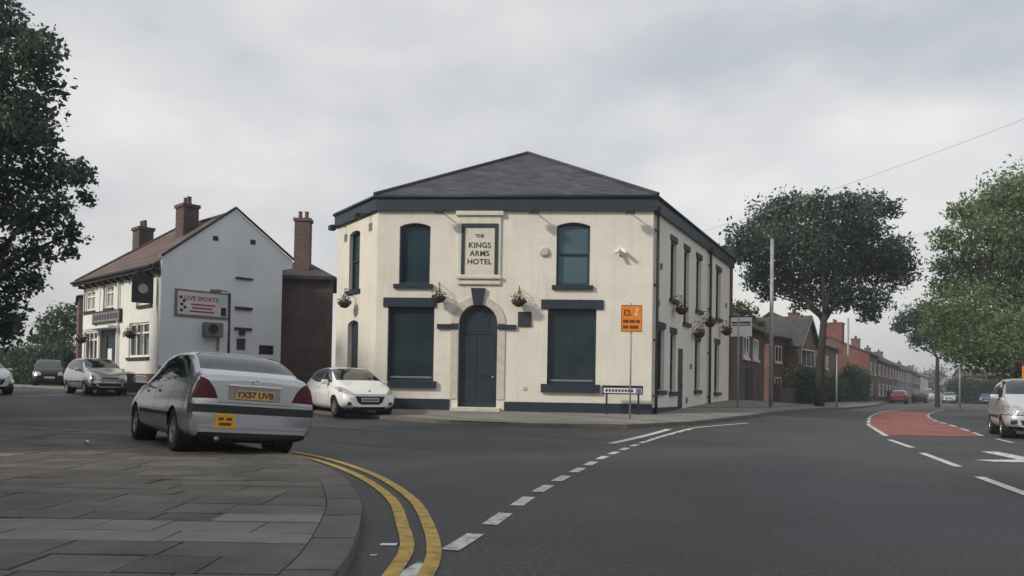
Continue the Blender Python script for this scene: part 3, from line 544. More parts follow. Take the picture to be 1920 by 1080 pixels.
# hanging baskets
bask = None
def basket(F, x, y, z, label, flow='flower', r=.23):
    p = F.world(x, y, z); t = tag(empty('hanging_basket', p), label, 'hanging basket', 'hanging baskets on the two pubs')
    MB().lathe([(.02, -.22), (.12, -.19), (.2, -.1), (.23, .0), (.21, .0)], 12).build('bowl', 'wicker', t, smooth=True)
    wall = F.world(x, 0, z)-p; br = MB(); br.tube([wall+Vector((0, 0, .42)), Vector((0, 0, .46)), Vector((0, 0, .34))], .012, 6)
    br.tube([wall+Vector((0, 0, .12)), Vector((0, 0, .44))], .01, 5)
    for a in (0, 2.1, 4.2): br.tube([(0, 0, .38), (.2*math.cos(a), .2*math.sin(a), 0)], .005, 4)
    br.build('bracket', 'black_metal', t); sd = int(abs(x*37+z*91))
    leaves('foliage', [(0, 0, .06, r), (r*.6, 0, -.03, r*.6), (-r*.6, 0, -.04, r*.6)], 2600, .075, 'leaf_basket', t, sd); leaves('flowers', [(0, 0, .08, r*1.08), (r*.5, 0, -.05, r*.65)], 1000, .06, flow, t, sd+1)
basket(FF, 2.14, -.34, 4.0, 'hanging basket between the left ground floor window and the arched door', 'flower_pale'); basket(FF, 4.75, -.34, 3.9, 'hanging basket above the small notice board right of the arched door')
basket(LF, 1.8, -.42, 3.95, 'hanging basket on the pub\'s angled left corner wall', 'flower_pale')
basket(RF, 2.6, -.30, 3.95, 'first hanging basket from the corner on the pub\'s grey side wall'); basket(RF, 5.5, -.26, 3.3, 'small low hanging basket on the pub\'s side wall', r=.2); basket(RF, 7.2, -.30, 3.85, 'hanging basket beside the side wall\'s middle downpipe'); basket(RF, 10.6, -.30, 3.75, 'last hanging basket on the pub\'s side wall, next to the white sign')

# ---------------------------------------------------------------- half timbered white pub
LC = Vector((-14.7, 33.3, 0)); fdir = (.722, -.692); gdir = (.692, .722)
lp = tag(empty('white_pub', (-17, 37.5, .5)), 'white pub with red tiled roof, plain gable and flower baskets', 'pub')
GF = Frame(lp, LC-Vector((*fdir, 0))*9.2, fdir); GG = Frame(lp, LC, gdir)
GW, GWD = 9.2, 5.6
fops = [(.35, 1.6, 4.5, 5.5, 0), (2.95, 3.95, 4.5, 5.55, 0), (.25, 2.0, 2.1, 3.5, 0), (5.9, 8.1, 2.15, 3.65, 0), (2.35, 4.35, .95, 3.5, 0), (6.9, 8.3, 4.4, 5.6, 0)]
GF.put(wall_mesh(GW, .4, 5.95, fops, .15), 'front_wall', 'white_paint', recalc=False)
gb = wall_mesh(GWD, .4, 6.2, [(3.40, 3.85, 2.55, 3.1, 0), (4.5, 5.25, 2.42, 2.85, 0)], .12); gb.add([(0, 0, 6.2), (GWD, 0, 6.2), (GWD, 0, 7.27), (3.2, 0, 8.86), (0, 0, 6.4)], [(0, 1, 2, 3, 4)]); gb.add([(0, .3, 6.2), (GWD, .3, 6.2), (GWD, .3, 7.27), (3.2, .3, 8.86), (0, .3, 6.4)], [(4, 3, 2, 1, 0)])
GG.put(gb, 'gable_wall', 'white_render', recalc=False)
GG.put(MB().prism([(GWD+.002, 6.42), (GWD+.52, 6.55), (GWD+.52, 6.93), (GWD+.002, 7.26)], .004, .5), 'kneeler', 'white_render'); 
GG.put(MB().box(-.02, GWD, -.03, .02, .4, 1.75), 'plinth', 'render_grey'); GF.put(MB().box(4.6, GW+.02, -.05, .03, .4, 1.42), 'plinth', 'brick_red'); GF.put(MB().box(0, 2.3, -.05, .03, .4, 1.42), 'plinth', 'brick_red')
for a, b_, z0, z1, _ in fops[:4]: window(GF, a, b_, z0, z1, 0, .06, .09, 'white_paint', 'curtain' if z0 > 4 else 'glass', bars=(.7,), vbars=(.33, .66) if b_-a > 1.5 else (.5,), sill=(a-.1, b_+.1, z0-.14, z0-.01, .08), sill_mat='wood_dark')
window(GF, 6.9, 8.3, 4.4, 5.6, 0, .06, .09, 'white_paint', 'glass', vbars=(.5,), sill=(6.8, 8.4, 4.26, 4.39, .08), sill_mat='wood_dark')
for q in (.35, 2.95, 6.9): GF.put(MB().box(q-.2, q-.1, -.02, .03, 4.3, 5.85), 'timber', 'wood_dark')
for q in (2.2, 4.55): GF.put(MB().box(q-.09, q+.09, -.03, .03, 1.44, 5.85), 'pilaster', 'white_paint')
d = GF.put(MB().box(2.35, 4.35, .1, .15, .95, 3.5), 'door', 'navy'); MB().box(3.25, 3.75, .06, .1, .98, 2.6).build('door_leaf', 'white_paint', d); MB().box(2.5, 3.1, .06, .1, .98, 3.2).build('door_leaf', 'black_metal', d)
GF.put(MB().box(1.6, 5.1, -.12, .02, 3.78, 4.38), 'name_board', 'wood_dark', bevel=.02); nbx = GF.put(MB().box(1.7, 5.0, -.13, -.11, 3.86, 4.30), 'name_board_face', 'render_grey')
for k in range(9): MB().box(1.9+k*.34, 2.1+k*.34, -.14, -.128, 3.96, 4.2).build('lettering', 'ink', nbx)
GF.put(MB().box(2.0, 4.8, -.5, .02, 3.5, 3.62), 'door_canopy', 'white_paint', bevel=.02)
GF.put(MB().tube([(4.75, -.08, .6), (4.75, -.08, 5.8)], .05, 8), 'downpipe', 'white_paint')
hs = GF.put(MB().box(8.7, 8.76, -1.0, -.12, 4.35, 5.55), 'hanging_sign', 'navy', bevel=.02); MB().box(8.69, 8.77, -.92, -.2, 4.5, 5.4).build('sign_face', 'ink', hs); MB().tube([(8.73, 0, 5.68), (8.73, -1.05, 5.68)], .03, 6).build('sign_bracket', 'black_metal', hs)
MB().lathe([(0, -.02), (.2, -.02), (.2, .02), (0, .02)], 14).build('sign_emblem', 'curtain', hs, (8.772, -.56, 4.95), (0, math.pi/2, 0))
def lpw(F, x, y, z): return F.world(x, y, z)-lp.location
def ridge_pt(x, z): return lpw(GF, x, 3.2, z)
ev = -.35
rf = MB(); R1 = lpw(GF, GW-.1, 3.2, 8.72); R0 = lpw(GF, 3.0, 3.2, 8.72); E1 = lpw(GF, GW-.1, ev, 5.98); E0 = lpw(GF, -.15, ev, 5.98); H1 = lpw(GF, GW-.1, 6.1, 6.75); H0 = lpw(GF, -.15, 6.1, 6.7)
V = [E0, E1, R1, R0, H1, H0]; V2 = [v-Vector((0, 0, .12)) for v in V]
rf.add(V+V2, [(0, 1, 2, 3), (3, 2, 4, 5), (0, 3, 5), (6, 9, 8, 7), (9, 11, 10, 8), (6, 11, 9), (0, 6, 7, 1), (1, 7, 8, 2), (2, 8, 10, 4), (4, 10, 11, 5), (5, 11, 6, 0)])
lproof = rf.build('roof', 'tile_red', lp); MB().tube([R0, R1], .10, 8).build('ridge_tile', 'tile_dark', lproof); MB().tube([E0, R0], .09, 8).build('ridge_tile', 'tile_dark', lproof)
GF.put(MB().box(-.4, GW+.1, ev-.05, ev+.08, 5.74, 5.95), 'eaves_board', 'wood_dark'); MB().tube([lpw(GF, -.4, ev-.1, 5.9), lpw(GF, GW, ev-.1, 5.9)], .07, 8).build('gutter', 'black_metal', lp)
for k in range(12): GF.put(MB().box(.1+k*.8, .25+k*.8, -.3, .02, 5.60, 5.76), 'corbel', 'wood_dark')
for a, b_ in (((-.02, 6.36), (3.2, 8.92)), ((3.2, 8.92), (GWD+.55, 6.97))):
    p, q = lpw(GG, a[0], -.06, a[1]), lpw(GG, b_[0], -.06, b_[1]); MB().tube([p, q], .055, 6).build('verge', 'wood_dark', lp)
def chimney(root, p, w, z0, z1, pots, mat='brick_dark', rz=0, name='chimney', parent=None):
    c = MB().box(-w/2, w/2, -w*.42, w*.42, z0, z1-.25).box(-w/2-.06, w/2+.06, -w*.42-.06, w*.42+.06, z1-.25, z1-.1).build(name, mat, parent or root, (p[0]-root.location.x, p[1]-root.location.y, -root.location.z), rz)
    for k in range(pots):
        x = (k-(pots-1)/2)*w*.42; MB().lathe([(.10, z1-.1), (.13, z1-.08), (.10, z1+.02), (.095, z1+.25), (.12, z1+.27), (.09, z1+.27)], 10).build('chimney_pot', mat, c, (x, 0, 0))
    return c
chimney(lp, (-15.2, 37.0), .85, 6.6, 9.4, 2, 'brick_dark', GF.rz); chimney(lp, (-18.9, 40.6), .85, 7.0, 9.0, 2, 'brick_dark', GF.rz)
# gable fittings
bn = GG.put(MB().box(.58, 3.0, -.06, .01, 3.88, 5.05), 'banner_board', 'render_grey', bevel=.01); MB().box(.68, 2.9, -.075, -.055, 3.98, 4.95).build('banner', 'banner', bn)
text('LIVE SPORTS', .27, 'ink_red', bn, (1.72, -.079, 4.68), (math.pi/2, 0, 0), bold=.006)
for z, a, b_ in ((4.43, 1.25, 2.35), (4.28, 1.3, 2.2), (4.13, 1.2, 2.3)): MB().box(a, b_, -.08, -.07, z-.035, z+.035).build('small_print', 'ink_red', bn)
for k, (x, z) in enumerate(((.82, 4.7), (.95, 4.55), (.86, 4.4), (1.0, 4.28), (.85, 4.15))): MB().lathe([(0, -.004), (.07, -.004), (.07, .006), (0, .006)], 8).build('picture', 'ink', bn, (x, -.078, z), (math.pi/2, 0, 0))
MB().box(2.45, 2.85, -.08, -.07, 4.5, 4.9).build('picture', 'mint', bn); MB().box(2.6, 2.85, -.08, -.07, 4.02, 4.4).build('picture', 'wood_dark', bn)
ac = GG.put(MB().box(1.8, 2.6, -.38, .0, 3.08, 3.70), 'air_conditioner', 'render_grey', bevel=.03); MB().lathe([(0, 0), (.19, 0), (.21, .02), (.21, .04)], 18).build('fan_grille', 'ink', ac, (2.12, -.385, 3.42), (math.pi/2, 0, 0))
MB().tube([(2.5, -.1, 3.1), (2.5, -.08, 2.5)], .05, 8).build('pipe', 'grey_metal', ac)
for x, z in ((2.31, 7.42), (4.08, 7.51)): GG.put(MB().box(x-.12, x+.12, -.04, .02, z-.1, z+.1), 'vent', 'ink', bevel=.01)
window(GG, 3.40, 3.85, 2.55, 3.1, 0, .05, .05, 'grey_metal', 'brick_dark'); window(GG, 4.5, 5.25, 2.42, 2.85, 0, .05, .05, 'navy', 'glass')
bl = GG.put(MB().box(3.32, 4.02, -.015, .02, 4.5, 5.75), 'blocked_window', 'white_render')
for z, t_ in ((5.80, .07), (4.45, .12), (3.53, .10)): GG.put(MB().box(3.28, 4.09, -.12, .02, z-t_/2, z+t_/2), 'ledge', 'wood_dark')
GG.put(MB().box(3.5, 3.76, -.10, .01, 3.24, 3.47), 'vent_hood', 'ink')
basket(GF, 7.0, -.35, 3.15, 'hanging basket over the white pub\'s right window', 'flower_pale', .3); basket(GF, .9, -.35, 3.1, 'hanging basket over the white pub\'s left window', 'flower_pale', .3)

# brick building between the two pubs
bb = tag(empty('brick_building', (-10.5, 42, .6)), 'dark red brick building with tall chimney between the two pubs', 'building')
bF = Frame(bb, (-12.2, 39.7, 0), (1, .06))
bF.put(wall_mesh(3.15, .4, 6.5, [], .1), 'front_wall', 'brick_maroon', recalc=False); 
sF = Frame(bb, bF.world(3.15, 0, 0), (-.3, 1)); sF.put(wall_mesh(6, .4, 6.4, []), 'side_wall', 'brick_maroon', recalc=False)
rb_ = MB(); q = [bF.world(-.2, -.3, 6.45), bF.world(3.35, -.3, 6.45), bF.world(3.4, 7, 6.45), bF.world(-.2, 7, 6.45), bF.world(1.1, 2.6, 7.75), bF.world(1.1, 4, 7.75)]
rb_.add([v-bb.location for v in q], [(0, 1, 4), (1, 2, 5, 4), (2, 3, 5), (3, 0, 4, 5), (3, 2, 1, 0)]); rb_.build('roof', 'tile_dark', bb)
bF.put(MB().box(-.2, 3.35, -.36, -.26, 6.30, 6.46), 'gutter', 'wood_dark')
chimney(bb, (-10.75, 40.6), .76, 6.0, 9.6, 2, 'brick_maroon', .06)
# brick house end beyond the white pub
hb = tag(empty('brick_house', (-25.2, 45.5, .7)), 'narrow slice of red brick house left of the white pub', 'house')
hF = Frame(hb, (-23.9, 44.0, 0), (.95, .3)); hF.put(wall_mesh(3.2, .4, 5.75, []), 'end_wall', 'brick_red', recalc=False)
hF2 = Frame(hb, (-27.3, 50, 0), (3.4, -6)); hF2.put(wall_mesh(6.9, .4, 5.7, []), 'front_wall', 'brick_red', recalc=False)
MB().add([Vector(p)-hb.location for p in ((-24.0, 43.85, 5.76), (-20.8, 44.9, 5.76), (-23.3, 49.5, 6.6), (-25.4, 48.9, 6.6), (-27.4, 49.9, 5.7))], [(0, 1, 2, 3), (0, 3, 4)]).build('roof', 'tile_dark', hb)
chimney(hb, (-23.6, 44.6), .5, 5.5, 6.2, 1, 'brick_dark', .3)

# ---------------------------------------------------------------- houses along the main road
def house(name, label, o, d, w, dep, z0, ev, rd, wall, roofm='tile_dark', wins=(), chim=(), doors=(), flank=None, gablet=None, cat='house', group='houses along the main road', bay=None):
    root = tag(empty(name, (o[0], o[1], z0)), label, cat, group); F = Frame(root, o, d); dz = -z0
    b = MB(); b.box(0, w, 0, dep, z0-.3, ev); hb_ = F.put(b, 'wall', wall); hb_.location.z = dz
    if flank: fl = F.put(MB().add([(-.02, -.02, z0-.3), (-.02, dep, z0-.3), (-.02, dep, ev), (-.02, dep/2, rd-.1), (-.02, -.02, ev)], [(0, 1, 2, 3, 4)]), 'flank_wall', flank, recalc=False); fl.location.z = dz
    g2 = F.put(MB().add([(0, 0, ev), (0, dep, ev), (0, dep/2, rd-.12), (w, 0, ev), (w, dep, ev), (w, dep/2, rd-.12)], [(0, 2, 1), (3, 4, 5)]), 'gable', wall, recalc=False); g2.location.z = dz
    e = .25; k = (rd-ev)/(dep/2); r = MB(); V = [(-e, -e, ev-k*e), (w+e, -e, ev-k*e), (w+e, dep/2, rd), (-e, dep/2, rd), (w+e, dep+e, ev-k*e), (-e, dep+e, ev-k*e)]
    r.add(V+[(x, y, z-.12) for x, y, z in V], [(0, 1, 2, 3), (3, 2, 4, 5), (6, 9, 8, 7), (9, 11, 10, 8), (0, 6, 7, 1), (1, 7, 8, 2), (2, 8, 10, 4), (4, 10, 11, 5), (5, 11, 9, 3), (3, 9, 6, 0)])
    ro = F.put(r, 'roof', roofm); ro.location.z = dz
    gt = F.put(MB().box(-e, w+e, -e-.1, -e+.02, ev-k*e-.14, ev-k*e-.02), 'gutter', 'black_metal'); gt.location.z = dz
    def fit(o_): 
        o_.location.z += dz; return o_
    for s0, s1, a, c in wins:
        wn = fit(F.put(MB().box(s0, s1, -.05, .0, a, a+.08).box(s0, s1, -.05, .0, c-.08, c).box(s0, s0+.08, -.05, 0, a, c).box(s1-.08, s1, -.05, 0, a, c).box((s0+s1)/2-.04, (s0+s1)/2+.04, -.05, 0, a, c), 'window', 'white_paint'))
        MB().add([(s0+.05, -.02, a+.05), (s1-.05, -.02, a+.05), (s1-.05, -.02, c-.05), (s0+.05, -.02, c-.05)], [(0, 1, 2, 3)]).build('pane', 'glass', wn, recalc=False); MB().box(s0-.1, s1+.1, -.12, 0, a-.12, a).build('sill', 'stone', wn)
    for s0, s1, c, m in doors: fit(F.put(MB().box(s0, s1, -.04, .0, z0, c), 'door', m))
    for x, y, cw, top, m in chim:
        p = F.world(x, y, 0); chimney(root, (p.x, p.y), cw, ev, top, 3, m, F.rz)
    if gablet:                                       # a projecting cross gable with pale bargeboards
        x0, x1, yb, ze, zp, m = gablet; bw = MB().box(x0, x1, -yb, 0, z0-.3, ze); bw.prism([(x0, ze), (x1, ze), ((x0+x1)/2, zp)], -yb, dep/2); fit(F.put(bw, 'bay', m))
        xm = (x0+x1)/2; rr2 = MB()
        for s in (-1, 1):
            ex = xm+s*((x1-x0)/2+.3); V = [(ex, -yb-.3, ze-.2), (xm, -yb-.3, zp+.12), (xm, dep/2, zp+.12), (ex, dep/2, ze-.2)]; rr2.add(V+[(x, y, z-.1) for x, y, z in V], [(0, 1, 2, 3), (7, 6, 5, 4), (0, 4, 5, 1), (3, 2, 6, 7), (0, 3, 7, 4)])
        fit(F.put(rr2, 'bay_roof', roofm))
        for s in (-1, 1):
            ex = xm+s*((x1-x0)/2+.3); fit(F.put(MB().add([(ex, -yb-.34, ze-.42), (xm, -yb-.34, zp-.15), (xm, -yb-.34, zp+.06), (ex, -yb-.34, ze-.2)], [(0, 1, 2, 3)] if s < 0 else [(3, 2, 1, 0)]), 'bargeboard', 'stone'))
        wn = fit(F.put(MB().box(x0+.5, x1-.5, -yb-.05, -yb, ze-1.7, ze-.4), 'bay_window', 'white_paint')); n3 = 3
        for q in range(n3): a0 = x0+.58+q*(x1-x0-1.16)/n3; MB().box(a0, a0+(x1-x0-1.16)/n3-.08, -yb-.055, -yb-.045, ze-1.62, ze-.48).build('pane', 'glass', wn)
        wn = fit(F.put(MB().box(x0+.4, x1-.4, -yb-.06, -yb, z0+.9, z0+2.3), 'bay_window', 'white_paint'))
        for q in range(n3): a0 = x0+.48+q*(x1-x0-.96)/n3; MB().box(a0, a0+(x1-x0-.96)/n3-.08, -yb-.065, -yb-.055, z0+.98, z0+2.22).build('pane', 'glass', wn)
    return root
rdir = (.5, .866)
ob = house('outbuilding', 'dark brick outbuilding joined to the far end of the corner pub', (10.35, 37.75), (.46, .888), 8.6, 4.0, .3, 4.6, 5.9, 'brick_dark', wins=((2.6, 4.0, 3.1, 4.2), (5.2, 6.6, 3.1, 4.2)), doors=((3.4, 5.2, 2.6, 'wood_dark'),), cat='outbuilding')
house('gabled_house', 'brick house with pale bargeboards on its gable, half hidden by the spreading tree', (18.6, 57.5), (.6, .8), 10.5, 8, .3, 5.3, 6.9, 'brick_red', wins=((.8, 2.2, 3.6, 4.8), (.8, 2.2, 1.2, 2.5)), gablet=(3.2, 7.6, 1.0, 5.1, 7.2, 'brick_tan'), flank='brick_red')
house('tan_house', 'tan brick house with red roof right of the spreading tree\'s trunk', (26.4, 69), rdir, 12, 8, .3, 5.6, 8.3, 'brick_tan', 'tile_red', wins=((1, 2.4, 3.6, 4.8), (4, 5.4, 3.6, 4.8), (1, 2.6, 1.2, 2.6)), doors=((5, 6, 2.4, 'wood_dark'),), chim=((10.5, 4, 1.1, 9.2, 'brick_bright'),), flank='brick_tan')
house('red_end_house', 'end of terrace with bright red brick flank and chimney', (38.4, 86.0), rdir, 9, 8.2, .3, 5.6, 7.4, 'brick_red', wins=((1, 2.4, 3.6, 4.9), (5, 6.4, 3.6, 4.9), (1, 2.8, 1.2, 2.6)), doors=((5, 6, 2.4, 'wood_dark'),), chim=((.9, 3.6, 2.0, 9.0, 'brick_bright'),), flank='brick_bright')
terr = ['red brick terraced house next to the bright red flank', 'dark brick terraced house second after the bright red flank', 'grey rendered terraced house with white windows', 'grey rendered terraced house beyond the red car', 'brick terraced house near the far end of the row', 'farthest terraced house with pale gable']
x, y = 38.4+9.05*rdir[0], 86.0+9.05*rdir[1]
for k, lb_ in enumerate(terr):
    w = (14, 14, 16, 18, 24, 34)[k]; m = ('brick_red', 'brick_dark', 'render_grey', 'render_grey', 'brick_dark', 'white_render')[k]; wins = []; nb_ = int(w/4.6)
    for j in range(nb_): wins += [(1+j*4.6, 2.4+j*4.6, 3.5, 4.8), (1+j*4.6, 2.6+j*4.6, 1.1, 2.5)]
    house('terraced_house', lb_, (x, y), rdir, w, 8, .15, 5.2+(k % 2)*.15, 7.3+(k % 3)*.2, m, wins=wins, chim=((w-.8, 4, (1.2, .9, 1.4)[k % 3], (8.6, 8.1, 8.3)[k % 3], ('brick_dark', 'brick_red')[k % 2]),) if k != 3 else (), doors=[(3.1+j*4.6, 4.0+j*4.6, 2.3, 'wood_dark') for j in range(nb_)]); x += (w+.05)*rdir[0]; y += (w+.05)*rdir[1]
# across the road, seen under the trees
house('corner_shop', 'white fronted shop across the road under the far trees', (88, 128), (-.5, -.866), 14, 9, .0, 5.5, 7.6, 'white_render', wins=((1, 3, 3.4, 4.8), (5, 7, 3.4, 4.8), (9, 11, 3.4, 4.8), (1, 6, .6, 2.5), (8, 13, .6, 2.5)), flank='brick_tan', cat='shop', group='buildings across the road')
house('pale_house', 'pale brick house across the road behind the small dark tree', (76, 107), (-.5, -.866), 12, 9, .0, 5.2, 7.6, 'brick_tan', wins=((1, 3, 3.4, 4.8), (5, 7, 3.4, 4.8), (1, 4, .9, 2.5), (7, 10, .9, 2.5)), flank='brick_tan', group='buildings across the road')
house('far_block', 'low dark brick block closing the view down the main road', (96, 170), (.95, -.3), 40, 10, .0, 5.5, 7.0, 'brick_dark', wins=[(2+4*j, 4+4*j, 3.2, 4.6) for j in range(9)]+[(2+4*j, 4.4+4*j, .8, 2.4) for j in range(9)], cat='building', group='buildings across the road')
house('right_house', 'brick house behind the pale green tree', (58, 76), (-.5, -.866), 14, 9, .0, 5.0, 7.2, 'brick_dark', wins=((1, 3, 3.4, 4.6), (5, 7, 3.4, 4.6), (9, 11, 3.4, 4.6)), flank='brick_dark', group='buildings across the road')
# garden walls and hedges before the gabled house
def hedge(label, p, q, h, t, mat, seed, name='hedge'):
    n = max(2, int(math.hypot(q[0]-p[0], q[1]-p[1])/.8)); cl = []
    for k in range(n+1):
        u = k/n; x = p[0]*(1-u)+q[0]*u; y = p[1]*(1-u)+q[1]*u
        for z in np.arange(.4, h, .6): cl.append((x, y, g(x, y)+z, t))
    o = tag(leaves(name, cl, 420, .2, mat, None, seed, (0, 0, 0), .9), label, 'hedge'); return o
hedge('dark garden hedge in front of the gabled house', (17.9, 50.5), (22.6, 58.6), 2.2, .55, 'leaf_dark', 51); hedge('dark hedge below the tan house', (24, 62), (31, 74), 1.8, .6, 'leaf_dark', 52); hedge('unseen hedge behind the near pavement, added to darken the saloon side', (-9.5, -4), (-13.2, 17), 2.6, .9, 'leaf_dark', 59); hedge('high dark shrubbery across the far end of the road', (61, 111), (92, 109), 3.0, 1.1, 'leaf_dark', 57); hedge('scrubby hedge behind the tall grey post across the road', (47, 70), (58, 89), 2.0, .7, 'leaf_dark', 58); hedge('tall dark hedge in front of the bright red flank', (32, 76), (37.6, 85.6), 3.3, .9, 'leaf_dark', 55); hedge('low hedge along the first terraced house', (43.5, 92), (50, 103.5), 1.2, .5, 'leaf_dark', 56); hedge('long dark hedge left of the white pub behind the parked cars', (-27.5, 49.5), (-39, 59), 2.4, .7, 'leaf_dark', 53); hedge('hedge across the road behind the silver hatchback', (31, 48), (41, 65), 1.4, .5, 'leaf_dark', 54)  # hedge outside the left edge is added so the saloon's side reflects something dark
gw = tag(empty('garden_wall', (16.4, 47.5, .3)), 'low brick garden wall with pale coping at the pavement edge', 'wall'); gF = Frame(gw, (15.6, 46.5, 0), rdir)
gF.put(MB().box(0, 9, 0, .22, .2, 1.2), 'wall', 'brick_dark'); gF.put(MB().box(-.03, 9.03, -.04, .26, 1.2, 1.28), 'coping', 'kerb'); gF.put(MB().box(-.35, 0, -.05, .3, .2, 1.6), 'pier', 'brick_dark')

# ---------------------------------------------------------------- street furniture
def pole_thing(name, label, cat, x, y, h, r, mat='galv', off=.1, group=None):
    t = tag(empty(name, (x, y, g(x, y)+off)), label, cat, group); MB().tube([(0, 0, -.1), (0, 0, h)], [r, r*.85], 10).build('pole', mat, t, smooth=True); return t
t = pole_thing('temporary_sign', 'orange rectangular temporary sign on a thin pole before the corner pub', 'sign', 3.49, 23.55, 3.40, .026, 'galv')
bd = MB().box(-.30, .31, -.05, -.03, 2.55, 3.33).build('sign_board', 'orange', t, bevel=.004); y_ = -.055
MB().box(-.305, .315, -.053, -.049, 3.315, 3.335).box(-.305, .315, -.053, -.049, 2.545, 2.565).box(-.305, -.29, -.053, -.049, 2.565, 3.315).box(.30, .315, -.053, -.049, 2.565, 3.315).build('border', 'sign_ink', bd)
MB().box(-.22, -.04, y_, -.049, 3.03, 3.06).box(-.22, -.18, y_, -.049, 3.06, 3.20).box(-.18, -.06, y_, -.049, 3.17, 3.20).box(-.10, -.06, y_, -.049, 3.10, 3.17).box(-.04, -.015, y_, -.049, 3.03, 3.1).build('pictogram', 'sign_ink', bd)
MB().box(.10, .18, y_, -.049, 3.03, 3.12).box(.13, .19, y_, -.049, 3.14, 3.26).build('pictogram', 'sign_pale', bd)
for z in (2.86, 2.69):
    for a, b_ in (((-.25, -.08), (-.05, .1), (.13, .25)) if z > 2.8 else ((-.25, -.1), (-.05, .2))):
        MB().box(a, b_, y_, -.049, z-.045, z+.045).build('lettering', 'sign_ink', bd)
MB().box(-.05, .05, -.035, .035, 3.2, 3.24).box(-.05, .05, -.035, .035, 2.7, 2.74).build('clamp', 'black_metal', t)
sn = tag(empty('street_nameplate', FF.world(8.1, -.5, .3)), 'low white street nameplate on two black legs by the pub corner', 'sign'); sn.rotation_euler.z = FF.rz
MB().box(-.64, .64, -.03, .02, .62, .90).build('plate_frame', 'black_metal', sn, bevel=.008); pf = MB().box(-.60, .60, -.036, -.028, .66, .82).build('plate', 'white_sign', sn)
for k in range(9): MB().box(-.54+k*.1, -.47+k*.1, -.04, -.034, .70, .78).build('lettering', 'ink', pf)
MB().box(.42, .58, -.042, -.034, .67, .81).build('emblem', 'ink_violet', pf)
for x in (-.5, .5): MB().box(x-.03, x+.03, -.02, .02, -.1, .62).build('leg', 'black_metal', sn)
pole_thing('utility_pole', 'tall plain grey pole on the pavement past the corner pub', 'pole', 10.75, 33.2, 7.0, .09, 'galv')
pole_thing('sign_post', 'thin grey post beside the corner pub\'s hanging sign', 'post', 8.76, 31.0, 3.45, .035, 'galv')
t = pole_thing('lamp_column', 'slim far lamp column with a small white sign before the red flank', 'lamp post', 33.6, 80, 8.3, .11, 'galv'); MB().box(-.65, .65, -.16, -.12, 2.75, 3.2).build('sign_panel', 'white_sign', t, bevel=.01)
t = pole_thing('street_lamp', 'grey street lamp with short arm before the white gable', 'lamp post', -10.65, 30.0, 4.1, .055, 'black_metal', .0)
MB().tube([(0, 0, 4.05), (-.1, 0, 4.16), (-.4, 0, 4.2)], .03, 8).build('arm', 'grey_metal', t, smooth=True); MB().box(-.72, -.34, -.09, .09, 4.12, 4.24).build('lantern', 'grey_metal', t, bevel=.03)
pole_thing('post', 'short grey post at the kerb under the spreading tree', 'post', 18.4, 45.3, 3.0, .05, 'galv'); pole_thing('post', 'tall grey post across the road left of the silver hatchback', 'post', 35.0, 62.5, 4.6, .07, 'galv', .1)
t = pole_thing('orange_sign', 'second orange sign on a post behind the silver hatchback', 'sign', 19.5, 30.2, 2.25, .03, 'galv'); MB().box(-.26, .26, -.05, -.03, 1.62, 2.12).build('sign_board', 'orange', t, bevel=.005)
def wire(label, a, b_, sag, r=.006):
    pts = []
    for k in range(21):
        u = k/20; p = Vector(a).lerp(Vector(b_), u); p.z -= sag*4*u*(1-u); pts.append(p)
    tag(MB().tube(pts, r, 5).build('overhead_wire', 'galv', None), label, 'wire')
wire('thin overhead wire running from the pub eaves to the upper right', RF.world(6.0, -.14, 7.28), (18.2, 23.5, 10.6), .2); wire('lower overhead wire between the spreading tree and the pale tree', (20, 47, 10.1), (30, 46, 11.6), .2, .008)
# litter by the near kerb
for k, (x, y, s, lb_) in enumerate(((-.80, 5.32, .055, 'flat white scrap of paper lying by the near kerb'), (-.84, 4.98, .02, 'tiny white scrap nearest the camera by the kerb'))):
    b = MB(); b.add([(-s, -s*.5, .004), (s, -s*.6, .006), (s*1.1, s*.4, .010), (-.2*s, s*.8, .004), (-s*.9, s*.45, .008)], [(0, 1, 2, 3, 4)]); tag(b.build('litter', 'white_sign', None, (x, y, 0)), lb_, 'litter', 'litter in the gutter')
b = MB().lathe([(.0, 0), (.033, 0), (.033, .10), (.028, .115), (0, .115)], 12); lt = tag(b.build('drink_can', 'chrome', None, (-6.35, 12.0, .135), (math.pi/2, 0, .7)), 'small crushed drink can on the pavement by the silver saloon', 'litter')
